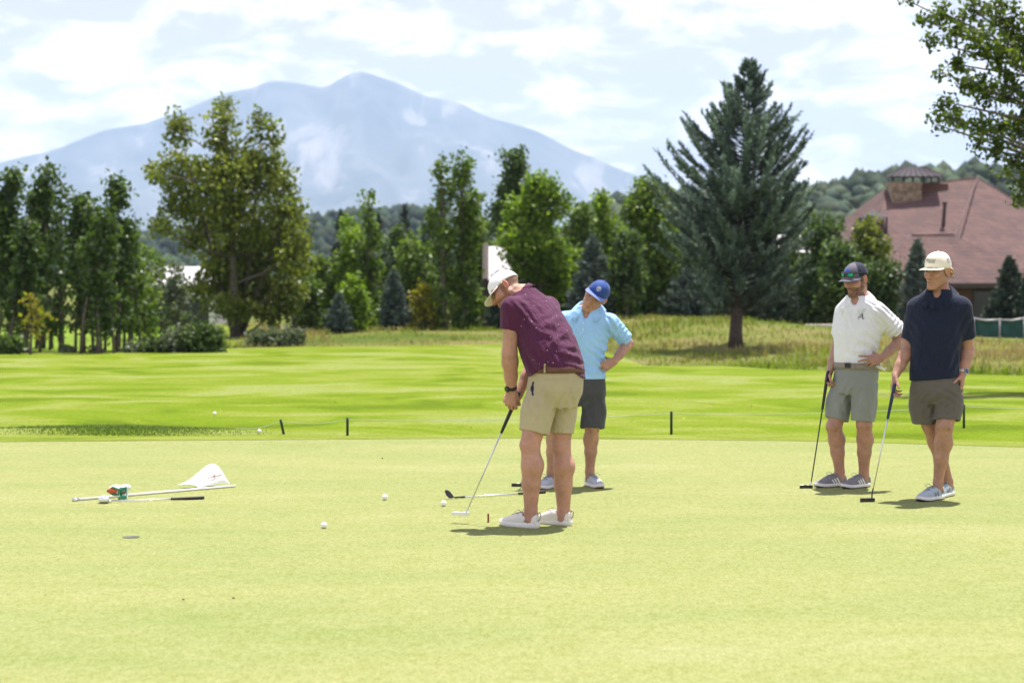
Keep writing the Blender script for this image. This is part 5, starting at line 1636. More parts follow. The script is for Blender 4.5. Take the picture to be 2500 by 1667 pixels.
def spruce(name, label, base, H, prof, cols, seed=0, nb=9, levels=46, start=0.12, tw=1.0, group=G_TREES, sweep=0.55, trunk_r=0.14, spray=0.085, dens=1.0, leaders=1, cat="spruce tree", tips=False, lean=0.0):
    rg = np.random.default_rng(seed + 900)
    base = np.asarray(base, float)
    root = empty(name, tuple(base)); tag(root, label, cat, group)
    T = MB()
    T.tube([base - Zv * .1, base + Zv * H * .05, base + Zv * H * .5 + np.array((lean * .5, 0, 0)), base + Zv * H * .98 + np.array((lean, 0, 0))], [trunk_r * 1.3, trunk_r, trunk_r * .6, .015], 8)
    A, D, LL, CC = [], [], [], []
    pz = [q[0] for q in prof]; pr = [q[1] for q in prof]
    for lv in range(levels):
        t = start + (1 - start) * ((lv + rg.uniform(-.3, .3)) / levels)
        if t > 0.995: continue
        R = np.interp(t, pz, pr)
        for k in range(max(3, int(nb * (0.55 + 0.6 * min(1, R / max(pr)))))):
            az = rg.uniform(0, 2 * math.pi)
            L = R * (rg.uniform(0.62, 1.12) if not tips else rg.uniform(0.30, 1.0) ** .6 * 1.15)
            h = np.array((math.cos(az), math.sin(az), 0))
            if tips: L *= 1 + .20 * math.sin(3 * az + 9 * t + 1) + .16 * math.sin(5 * az - 17 * t)
            s0 = base + Zv * (t * H) + np.array((lean * t, 0, 0))
            droop = rg.uniform(-.12, .10) if t < .55 else rg.uniform(.1, .35)
            up = sweep * rg.uniform(0.6, 1.3)
            npt = 7
            pts = [s0 + h * L * q + Zv * L * (droop * q + up * q ** 2.6) for q in np.linspace(0, 1, npt)]
            if L > .45: T.tube([pts[0], pts[3], pts[6]], [0.010 + .012 * L, .008 + .006 * L, .004], 4, False)
            hue = rg.uniform(0.65, 1.35); cc = np.asarray(cols[rg.integers(len(cols))]) * hue
            m = int((5 + 15 * L) * tw)
            side = np.cross(h, Zv)
            for q in (rg.uniform(0.15, 1.0, m) ** 0.75 if not tips else rg.uniform(0.25, 1.0, m) ** 0.65):
                ip = min(int(q * (npt - 1)), npt - 2); fr = q * (npt - 1) - ip
                p = pts[ip] * (1 - fr) + pts[ip + 1] * fr
                dr = unit(pts[ip + 1] - pts[ip])
                sl = (0.14 + 0.34 * L * (1 - q) * .6) * rg.uniform(.6, 1.2) * (1.0 if not tips else 1.35)
                dv = unit(dr * rg.uniform(.5, 1.1) + side * rg.uniform(-1, 1) * (1.05 - q * .6) + Zv * (rg.uniform(-.25, .55) if not tips else rg.uniform(-.1, .9)))
                A.append(p); D.append(dv); LL.append(sl); CC.append(cc * rg.uniform(.75, 1.3) * (1.0 if not tips else (.70 + .85 * q)))  # with tips, shoots darken inward and brighten outward: crown shade put into colour
    for q in range(leaders):
        ox = 0 if q == 0 else rg.uniform(-.25, .25)
        for z in np.linspace(.90, 1.0, 14):
            for k in range(4):
                A.append(base + Zv * H * (z - .02 * q) + (ox + lean, rg.uniform(-.1, .1), 0)); D.append(unit((rg.uniform(-.4, .4), rg.uniform(-.4, .4), 1))); LL.append(.22); CC.append(np.asarray(cols[0]))
    T.build("trunk", M_BARK_DARK, root, True)
    A, D, LL, CC = np.array(A), np.array(D), np.array(LL), np.array(CC)
    # every shoot is a spray of needle tufts along its length
    per = max(3, int(5 * dens))
    n = len(A)
    V, COL = [], []
    for k in range(per):
        f = (k + rg.uniform(0, 1, n)) / per
        c = A + D * (LL * f)[:, None]
        e = rg.standard_normal((n, 3)) * .75 + D * 1.1; e /= np.linalg.norm(e, axis=1)[:, None]
        w = np.cross(e, rg.standard_normal((n, 3))); w /= np.linalg.norm(w, axis=1)[:, None]
        l_ = (spray * rg.uniform(.8, 1.5, n))[:, None]
        q = np.empty((n, 4, 3))
        q[:, 0] = c - e * l_ * .3; q[:, 1] = c + w * l_ * .22 + e * l_ * .2; q[:, 2] = c + e * l_ * 1.0; q[:, 3] = c - w * l_ * .22 + e * l_ * .2
        V.append(q); COL.append(CC * rg.uniform(.8, 1.25, (n, 1)))
    V = np.concatenate(V); COL = np.concatenate(COL)
    obj("crown", V.reshape(-1, 3), np.arange(len(V) * 4).reshape(-1, 4), M_NEEDLE, root, False, np.repeat(np.clip(COL, .003, 1), 4, 0))
    return root

OLIVE = [(0.165, 0.195, 0.034), (0.135, 0.17, 0.03), (0.205, 0.225, 0.045), (0.105, 0.14, 0.028)]
DEEP = [(0.058, 0.098, 0.026), (0.075, 0.12, 0.032), (0.095, 0.145, 0.038), (0.05, 0.082, 0.026)]
MID = [(0.115, 0.18, 0.03), (0.15, 0.215, 0.036), (0.085, 0.14, 0.028)]
BRIGHT = [(0.165, 0.255, 0.026), (0.2, 0.285, 0.036), (0.125, 0.2, 0.024)]
YELL = [(.22, .21, .020), (.17, .18, .020), (.26, .22, .03)]
GREYG = [(0.1105, 0.1365, 0.091), (0.091, 0.1196, 0.078), (0.143, 0.169, 0.1105)]
BLUE = [(.095, .130, .118), (.075, .105, .096), (.130, .165, .150)]
DARKS = [(.040, .062, .048), (.050, .075, .056), (.065, .092, .070)]
def foot(px, py, Y, k=K):
    """Ground point straight under the pixel at distance Y."""
    p = at(px * k, py * k, Y)
    return np.array((p[0], Y, float(ground(p[0], Y))))

# left grove
rows = [(22, 390, 800, 50, 63, 'column', DEEP, "wide dark aspen at the far left edge of the grove"), (98, 383, 805, 46, 62, 'column', DEEP, "tall dark aspen with a twin top, second in the left grove"),
        (60, 500, 806, 40, 58, 'column', DEEP, "shorter aspen in front of the twin-topped one in the left grove"), (142, 425, 808, 30, 60, 'cone', DEEP, "thin pointed aspen rising from the middle of the left grove"),
        (190, 445, 806, 46, 57, 'column', DEEP, "broad aspen right of the pointed one in the left grove"), (228, 470, 810, 40, 55, 'column', DEEP, "aspen with a rounded top beside the last tall tree of the left grove"),
        (270, 408, 808, 42, 57, 'column', DEEP, "tallest pale-topped aspen at the right end of the left grove"), (300, 520, 800, 28, 59, 'column', MID, "small aspen leaning out at the right edge of the left grove"),
        (-40, 420, 800, 52, 66, 'column', DEEP, "aspen mostly cut by the left border")]
for i, (x, top, bot, hw, Y, sh, c, lab) in enumerate(rows):
    b = foot(x, bot, Y)
    ex = [(b + (dx, .2 * dx, 0), b + (dx * .5, 0, 1.9), .05) for dx in ((-.35,), (.30, -.2), (.4, -.5))[i % 3]]
    leafy_tree("aspen_tree", lab, b, auto_lobes(x, top, 758, hw * 1.15, Y, 40 + i, sh, 17), .14, c, .95, .075, seed=i, bark_m=M_BARK, extra=ex, group="aspens of the left grove", clus=.22, twigs=1)
leafy_tree("sapling", "small yellow sapling between the trunks of the left grove", foot(70, 812, 54), auto_lobes(72, 680, 770, 26, 54, 5, 'round', 5), .11, YELL, .6, .03, seed=31, twigs=1)
for i, (x, top, hw, Y, c, lab) in enumerate([(345, 560, 40, 66, MID, "young aspen between the left grove and the big cottonwood"), (372, 610, 34, 64, GREYG, "grey green young tree right of the left grove"), (405, 600, 36, 63, GREYG, "slim pale tree beside the big cottonwood's left side"), (330, 640, 30, 60, MID, "small leafy tree at the right foot of the left grove")]):
    leafy_tree("young_tree", lab, foot(x, 800, Y), auto_lobes(x, top, 770, hw, Y, 60 + i, 'column', 9), .14, c, .9, .05, seed=50 + i, twigs=1)
# shrubs in front
for i, (x, top, hw, c, lab) in enumerate([(318, 788, 30, GREYG, "low grey green shrub at the left end of the shrub row"), (368, 775, 36, DEEP, "round dark shrub second in the row left of the cottonwood"), (420, 752, 46, GREYG, "tall bluish shrub in the middle of the row"), (470, 742, 42, DEEP, "dark shrub beside the cottonwood trunk"),
                                         (158, 792, 16, GREYG, "small pale shrub under the left grove"), (222, 796, 16, GREYG, "tiny pale shrub by the last trunks of the left grove"), (610, 752, 40, GREYG, "pale grey green shrub right of the cottonwood trunk"), (660, 750, 36, GREYG, "pale shrub at the start of the tall grass"), (10, 770, 40, DEEP, "dark bush at the left border")]):
    Y = 56 if x < 560 else 64
    leafy_tree("shrub", lab, foot(x, 812, Y), [lob(x + dx * hw, (top + 815) / 2 + abs(dx) * 12, hw * .62, (815 - top) / 2, Y, dx * .4) for dx in (-.5, 0, .5)], .11, c, 1.1, .02, seed=70 + i, cat="shrub", group="shrubs at the edge of the fairway", limbs=False, clus=.15)

# the big cottonwood
Yc = 71.0
L = [(408, 300, 30, 60), (398, 390, 42, 50), (358, 402, 22, 26), (350, 395, 14, 14), (425, 470, 55, 55), (505, 310, 40, 74), (518, 252, 24, 28), (505, 430, 68, 75), (452, 405, 36, 44), (592, 285, 20, 44), (572, 375, 28, 40), (628, 310, 15, 46), (612, 390, 44, 66), (648, 420, 34, 50), (650, 490, 46, 70),
     (555, 500, 80, 80), (470, 520, 50, 50), (600, 590, 80, 80), (675, 580, 34, 70), (670, 500, 26, 60), (520, 600, 60, 60), (585, 680, 100, 46), (480, 660, 48, 40), (380, 525, 30, 18), (370, 510, 20, 14), (440, 560, 36, 22), (665, 660, 40, 50), (690, 540, 20, 44), (540, 390, 50, 60), (530, 710, 60, 30), (630, 715, 50, 30)]
rg_ = np.random.default_rng(4)
lb = [lob(a, b, c, d, Yc, rg_.uniform(-1, 1) * 1.5) for a, b, c, d in L]
fb = foot(542, 784, Yc)
leafy_tree("cottonwood_tree", "big broad cottonwood with a many-lobed olive crown", fb, lb, .150, OLIVE, .86, .17, trunk_top=at(520 * K, 290 * K, Yc), seed=9, extra=[(fb + (.1, .3, 0), at(600 * K, 330 * K, Yc + .8), .12), (fb + (-.1, .3, 0), at(425 * K, 350 * K, Yc + .8), .10), (fb + (.1, .3, 0), at(650 * K, 520 * K, Yc + .6), .11)], cat="tree", clus=.25, twigs=3)
leafy_tree("cottonwood_tree", "smaller cottonwood with a leaning pale trunk behind the big one", foot(672, 770, 76), auto_lobes(690, 560, 740, 40, 76, 3, 'round', 7), .16, OLIVE, .9, .09, seed=77, clus=.22)

# middle trees
MIDT = [("aspen_tree", 848, 440, 748, 48, 78, 'cone', MID, 16, "narrow pointed aspen left of the tall twin-topped one"), ("aspen_tree", 812, 505, 745, 42, 80, 'round', BRIGHT, 10, "bright leafy aspen with a rounded top at the left of the middle trees"),
        ("aspen_tree", 1022, 362, 745, 34, 74, 'column', MID, 14, "left stem of the tall twin-topped aspen before the mountain"), ("aspen_tree", 1072, 356, 748, 38, 74.5, 'column', MID, 15, "right stem of the tall twin-topped aspen before the mountain"),
        ("poplar_tree", 1178, 344, 700, 46, 84, 'column', DEEP, 24, "dark tall poplar above the bright round tree"), ("maple_tree", 1238, 405, 690, 74, 78, 'round', BRIGHT, 18, "bright green round tree behind the two putting men"),
        ("poplar_tree", 1330, 470, 650, 44, 88, 'round', MID, 9, "olive tree between the bright round tree and the spruces"), ("poplar_tree", 1392, 442, 680, 40, 90, 'column', BRIGHT, 10, "light green slim tree left of the big spruce"),
        ("poplar_tree", 1492, 415, 735, 60, 80, 'column', MID, 16, "tall green tree close behind the left side of the big spruce"), ("poplar_tree", 1440, 530, 735, 46, 76, 'round', DEEP, 9, "lower dark tree behind the man in light blue"),
        ("aspen_tree", 955, 545, 735, 44, 84, 'round', MID, 9, "round mid-green tree left of the twin-topped aspen"), ("aspen_tree", 905, 520, 730, 40, 88, 'column', DEEP, 8, "dark leafy tree behind the small blue spruce"),
        ("sapling", 818, 640, 755, 34, 72, 'column', BRIGHT, 8, "bright yellow-green sapling by the tall grass"), ("sapling", 972, 655, 745, 36, 74, 'cone', YELL, 8, "yellow sapling left of the twin-topped aspen"),
        ("young_tree", 740, 590, 745, 34, 80, 'round', MID, 8, "small tree right of the cottonwoods"), ("young_tree", 720, 640, 752, 30, 75, 'column', DEEP, 6, "low dark tree at the right foot of the cottonwoods"),
        ("aspen_tree", 1110, 500, 720, 36, 88, 'round', MID, 8, "tree half hidden behind the man in maroon's cap"), ("young_tree", 1292, 560, 720, 40, 82, 'round', DEEP, 8, "dark low tree under the bright round tree"),
        ("poplar_tree", 1560, 560, 740, 50, 84, 'round', DEEP, 9, "dark tree filling the gap left of the big spruce trunk"), ("juniper_tree", 1892, 495, 735, 62, 82, 'round', DEEP, 13, "grey green juniper right of the big spruce"), ("juniper_tree", 1930, 560, 742, 56, 78, 'round', DEEP, 12, "dark juniper behind the man in white"),
        ("poplar_tree", 2000, 500, 700, 44, 84, 'round', OLIVE, 10, "olive tree with yellowing leaves in front of the little roof turret"), ("juniper_tree", 1800, 560, 730, 56, 86, 'round', DEEP, 9, "dark juniper behind the big spruce trunk"), ("juniper_tree", 2030, 600, 735, 40, 80, 'round', DEEP, 8, "dark shrub-like juniper by the house wall")]
for i, (nm, x, top, bot, hw, Y, sh, c, n, lab) in enumerate(MIDT):
    leafy_tree(nm, lab, foot(x, bot + 10, Y), auto_lobes(x, top, bot + 8, hw * 1.28, Y, 200 + i, sh, n + 4), .155, c, .85, .085, seed=300 + i, clus=.25, twigs=2, bark_m=M_BARK)

UNDER = [(700, 690, 34, 82, DEEP, "dark shrub filling the gap right of the cottonwoods"), (752, 672, 30, 84, MID, "leafy shrub before the dark spruce of the middle trees"), (795, 668, 28, 86, DEEP, "dark shrub behind the bright sapling"), (862, 672, 34, 82, MID, "bushy shrub under the narrow pointed aspen"), (935, 660, 32, 84, DEEP, "dark shrub right of the small blue spruce"),
         (1002, 672, 30, 83, DEEP, "dark shrub at the left foot of the twin-topped aspen"), (1062, 662, 36, 84, MID, "shrub at the right foot of the twin-topped aspen"), (1112, 650, 34, 86, DEEP, "dark shrub before the white house gable"), (1180, 640, 48, 86, DEEP, "dark shrub at the left foot of the bright round tree"), (1262, 640, 50, 86, DEEP, "dark shrub under the bright round tree"),
         (1420, 650, 44, 84, DEEP, "dark shrub right of the blue spruce"), (1500, 655, 44, 83, DEEP, "dark shrub left of the wide blue spruce"), (1660, 640, 52, 90, DEEP, "dark shrub far behind the big spruce trunk"), (1850, 650, 44, 84, DEEP, "dark shrub behind the pale bench"), (1965, 660, 40, 80, DEEP, "dark shrub left of the house wall")]
for i, (x, top, hw, Y, c, lab) in enumerate(UNDER):
    leafy_tree("shrub", lab, foot(x, 765, Y), auto_lobes(x, top, 768, hw, Y, 500 + i, 'round', 8), .15, c, .85, .03, seed=520 + i, cat="shrub", group="undergrowth between the trees", limbs=False, clus=.22)

# spruces
def spr(x, top, bot, hw, Y, cols, lab, seed, lv=26, nb=8, sw=.35, start=.04, tw=1.0):
    b = foot(x, bot, Y); H = at(x * K, top * K, Y)[2] - b[2]; r = hw * K * Y / FPX
    spruce("spruce_tree", lab, b, H, [(0, r * .8), (.12, r), (.5, r * .62), (.8, r * .30), (1, r * .05)], cols, seed, nb, lv, start, tw, sweep=sw, trunk_r=.09, spray=.12)
spr(905, 632, 765, 36, 74, BLUE, "small blue spruce in front of the middle trees", 1)
spr(778, 690, 772, 26, 71, BLUE, "tiny blue spruce at the edge of the tall grass", 2, 18)
spr(1362, 552, 710, 62, 76, BLUE, "blue spruce behind the shoulder of the man in light blue", 3, 30)
spr(1582, 625, 752, 66, 78, BLUE, "wide low blue spruce left of the big spruce trunk", 4, 28, 9)
spr(1762, 620, 748, 84, 80, DARKS, "dark low spruce right of the big spruce trunk", 5, 28, 9)
spr(2105, 566, 728, 46, 66, BLUE, "pointed blue spruce between the two standing men", 6, 32)
spr(2318, 600, 735, 56, 80, DARKS, "dark conical spruce before the house at the right border", 7, 30, 9)
spr(785, 492, 740, 46, 96, DARKS, "dark spruce behind the left of the middle trees", 8, 26)
spr(930, 478, 740, 40, 100, DARKS, "dark spruce top rising behind the small blue spruce", 9, 24)
spr(985, 490, 740, 44, 98, DARKS, "dark spruce left behind the twin-topped aspen", 10, 24)
spr(870, 500, 740, 40, 104, DARKS, "dark far spruce behind the pointed aspen", 11, 22)
spr(1148, 640, 768, 30, 74, DARKS, "small dark spruce behind the cap of the bending man", 12, 18)
spr(2358, 640, 745, 30, 78, DARKS, "small spruce cut by the right border", 13, 18)

# the big spruce
Ys = 61.5
bb = foot(1690, 789, Ys)
Hs = at(1712 * K, 150 * K, Ys)[2] - bb[2]
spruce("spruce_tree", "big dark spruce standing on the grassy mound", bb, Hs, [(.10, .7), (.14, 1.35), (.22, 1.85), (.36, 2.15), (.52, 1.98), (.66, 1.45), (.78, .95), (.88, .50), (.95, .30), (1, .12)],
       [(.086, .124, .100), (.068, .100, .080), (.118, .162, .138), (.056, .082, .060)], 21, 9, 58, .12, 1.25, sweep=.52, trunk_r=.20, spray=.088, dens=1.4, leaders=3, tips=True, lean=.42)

# branches of the tree whose trunk stands just outside the frame
Yr = 31.0
R = [(2088, 4, 8, 6), (2118, 46, 14, 12), (2138, 50, 20, 18), (2165, 30, 26, 22), (2140, 95, 22, 16), (2190, 80, 30, 30), (2240, 30, 40, 30), (2300, 40, 46, 44), (2250, 100, 36, 40), (2205, 150, 26, 30), (2165, 168, 18, 16), (2300, 130, 44, 46), (2345, 90, 40, 60), (2230, 195, 34, 32), (2175, 235, 20, 20), (2150, 262, 16, 16), (2205, 275, 34, 22),
     (2270, 220, 36, 36), (2330, 210, 36, 44), (2155, 288, 18, 12), (2245, 290, 34, 26), (2300, 290, 40, 34), (2345, 310, 30, 40), (2240, 335, 18, 22), (2285, 345, 26, 30), (2330, 380, 26, 26), (2355, 430, 22, 44), (2310, 400, 16, 14), (2340, 470, 14, 18), (2390, 120, 60, 80), (2400, 260, 60, 80), (2460, 60, 80, 80), (2420, 380, 50, 60), (2500, 200, 80, 100), (2560, 320, 80, 90), (2600, 120, 90, 100), (2640, 420, 80, 70)]
lbs = [lob(a, b, c, d, Yr, rg_.uniform(-1, 1) * .9) for a, b, c, d in R]
ftr = foot(2600, 900, Yr + .3)
leafy_tree("cottonwood_tree", "leafy cottonwood branches hanging in from the top right corner", ftr, lbs, .074, [(.095, .140, .020), (.075, .112, .018), (.120, .160, .026), (.055, .085, .016)], .56, .12, trunk_top=at(2560 * K, 60 * K, Yr), seed=5,
           extra=[(ftr + Zv * 2.2, at(2262 * K, 108 * K, Yr), .05), (ftr + Zv * 1.6, at(2330 * K, 420 * K, Yr), .03)], clus=.115, twigs=4, bark_m=M_BARK)

# ------------------------------------------------------------------ tall grass
def blades(name, P, h, w, cols, rg, label, cat="grass"):
    n = len(P)
    az = rg.uniform(0, 2 * math.pi, n); ln = rg.uniform(.1, .6, n)[:, None] * h[:, None]
    d = np.stack([np.cos(az), np.sin(az), 0 * az], 1); s = np.stack([-np.sin(az), np.cos(az), 0 * az], 1) * w[:, None] * .5
    hh = h[:, None] * Zv
    v = np.empty((n, 5, 3))
    v[:, 0] = P - s; v[:, 1] = P + s; v[:, 2] = P + s * .8 + d * ln * .35 + hh * .6; v[:, 3] = P - s * .8 + d * ln * .35 + hh * .6; v[:, 4] = P + d * ln + hh
    o4 = np.arange(n)[:, None] * 5
    q = np.concatenate([o4, o4 + 1, o4 + 2, o4 + 3], 1); t = np.concatenate([o4 + 3, o4 + 2, o4 + 4], 1)
    q2 = np.concatenate([t, t[:, 2:]], 1)
    me_f = [list(r) for r in q.tolist()] + [list(r) for r in t.tolist()]
    o = obj(name, v.reshape(-1, 3), me_f, M_LEAF, None, False, np.repeat(cols, 5, 0))
    tag(o, label, cat, None, 'stuff')
    return o
def tall_grass():
    rg = np.random.default_rng(77)
    n = 42000
    px = rg.uniform(480, 2720, n); e = FAIR_EDGE(px)
    dist = rg.uniform(0, 1, n) ** 1.15 * 30
    Y = e + dist + rg.uniform(-.3, .3, n)
    X = (px - W0 / 2) / FPX * Y
    g = fbm(X * .22, Y * .16, X * 0 + 2, 4) + .45 * smooth01(1380, 1700, px) * (1 - smooth01(1950, 2150, px)) * (dist < 12)
    g2 = fbm(X * .6 + 9, Y * .4, X * 0, 3)
    keep = rg.uniform(0, 1, n) < np.clip(.62 + .5 * g2, .15, 1)
    px, X, Y, g, g2, dist = [q[keep] for q in (px, X, Y, g, g2, dist)]; n = len(px)
    t = smooth01(-.42, .12, g)[:, None]
    straw = np.array((.31, .27, .125)); pink = np.array((.27, .17, .11)); lush = np.array((.172, .228, .024))
    c = straw * (1 - t) + lush * t
    pk = ((g2 > .12) & (dist > 4) & (rg.uniform(0, 1, n) < .55) & (px > 560))[:, None]
    c = np.where(pk, pink * .6 + c * .4, c) * rg.uniform(.65, 1.3, (n, 1))
    h = (.06 + .13 * np.clip(.5 + g2, 0, 1.2)) * smooth01(-.2, 2.2, dist) + .04
    P = np.stack([X, Y, ground(X, Y) - .06], 1)
    blades("tall_grass", P, h * rg.uniform(.6, 1.25, n), rg.uniform(.02, .045, n), np.clip(c, .01, 1), rg, "unmown straw and green grass on the mounds behind the fairway")
    # longer grass on the small bank behind the green
    n = 15000
    px = rg.uniform(-160, 760, n); yb = 1064 - 10 * np.exp(-((px - 330) / 260) ** 2)
    Y = 21.05 + rg.uniform(-.55, .75, n); X = (px - W0 / 2) / FPX * Y
    k = np.exp(-((px - 280) / 260) ** 2)
    ok = rg.uniform(0, 1, n) < k * 1.1 + .04; px, X, Y, k = px[ok], X[ok], Y[ok], k[ok]; n = len(px)
    P = np.stack([X, Y, ground(X, Y) - .01], 1)
    c = np.array((.095, .145, .026)) * rg.uniform(.6, 1.6, (n, 1)) + np.array((.05, .06, .045)) * (rg.uniform(0, 1, (n, 1)) < .25)
    blades("bank_grass", P, (.012 + .030 * k) * rg.uniform(.6, 1.3, n), rg.uniform(.004, .010, n), np.clip(c, .01, 1), rg, "dark longer grass on the low bank along the back of the green")
tall_grass()
# ------------------------------------------------------------------ houses, fence, garden things
def shingle_mat(name, stops, sc=1.0):
    m, n, l, b = new_mat(name)
    v = coords(n, l, (sc, sc, sc))
    br = n.new('ShaderNodeTexBrick')
    br.inputs['Scale'].default_value = 2.2; br.inputs['Mortar Size'].default_value = 0.012
    br.inputs['Brick Width'].default_value = 0.9; br.inputs['Row Height'].default_value = 0.42
    br.inputs['Color1'].default_value = (*stops[0], 1); br.inputs['Color2'].default_value = (*stops[1], 1); br.inputs['Mortar'].default_value = (*stops[2], 1)
    mp = coords(n, l, (1, 1, 1))
    sx = n.new('ShaderNodeSeparateXYZ'); cx = n.new('ShaderNodeCombineXYZ')
    l.new(mp, sx.inputs[0])
    ad = n.new('ShaderNodeMath'); ad.operation = 'ADD'; l.new(sx.outputs[0], ad.inputs[0]); l.new(sx.outputs[1], ad.inputs[1])
    l.new(ad.outputs[0], cx.inputs[0]); l.new(sx.outputs[2], cx.inputs[1])
    l.new(cx.outputs[0], br.inputs['Vector'])
    f = noise(n, l, v, 1.2, 6, .6)
    c = mixc(n, l, 1.0, br.outputs['Color'], ramp(n, l, f, [(.3, (.78, .80, .86)), (.7, (1.15, 1.1, 1.05))]), 'MULTIPLY')
    l.new(c, b.inputs['Base Color']); b.inputs['Roughness'].default_value = .9
    bump(n, l, br.outputs['Fac'], b, .6, .02)
    return m
M_ROOF = shingle_mat("roof_shingle", ((.170, .100, .090), (.128, .080, .076), (.062, .040, .040)))
M_WALL = simple("brown_siding", (0.120, 0.062, 0.042), .9, var=.15, scale=1.5)
M_STONE = simple("chimney_stone", (0.26, 0.19, 0.13), .9, var=.5, scale=3.5, bumps=.6, bdist=.03)
M_METAL = simple("dark_standing_seam", (0.055, 0.046, 0.058), .65, .0, .15, spec=.12)
M_WHITEWALL = simple("pale_render", (0.62, 0.60, 0.60), .9, var=.05)
M_GREYROOF = simple("pale_metal_roof", (0.48, 0.46, 0.48), .6, .0, .05)
M_DARKWOOD = simple("dark_timber", (0.050, 0.035, 0.028), .8)
M_GLASSW = simple("window_glass", (0.03, 0.035, 0.045), .08)
M_SCREEN = simple("green_windscreen", (0.018, 0.070, 0.062), .8, var=.25, scale=3, bumps=.3)
M_RAIL = simple("grey_rail", (0.42, 0.41, 0.43), .5, .3)
M_RED = fabric("red_canopy", (0.62, 0.055, 0.045), .8, 300, .2)
M_BRICK = simple("terracotta", (0.20, 0.085, 0.050), .85, var=.3, scale=6)
M_CREAMP = simple("cream_paint", (0.62, 0.56, 0.47), .7)

def facet(name, pts, mat, parent, courses=0, n=None):
    """A sloping roof face with its eave edge first (a, b) and ridge (c, d); courses give real shingle steps."""
    a, b, c, d = [np.asarray(q, float) for q in pts]
    nn = unit(np.cross(b - a, d - a))
    if nn[2] < 0: nn = -nn
    m = MB()
    k = max(1, courses)
    for i in range(k):
        t0, t1 = i / k, (i + 1) / k
        l0, r0 = a + (d - a) * t0, b + (c - b) * t0
        l1, r1 = a + (d - a) * t1, b + (c - b) * t1
        e = nn * (.028 if courses else .0)
        m.poly([l0, r0, l0 + e, r0 + e, l1, r1], [[0, 1, 3, 2], [2, 3, 5, 4]])
    return m

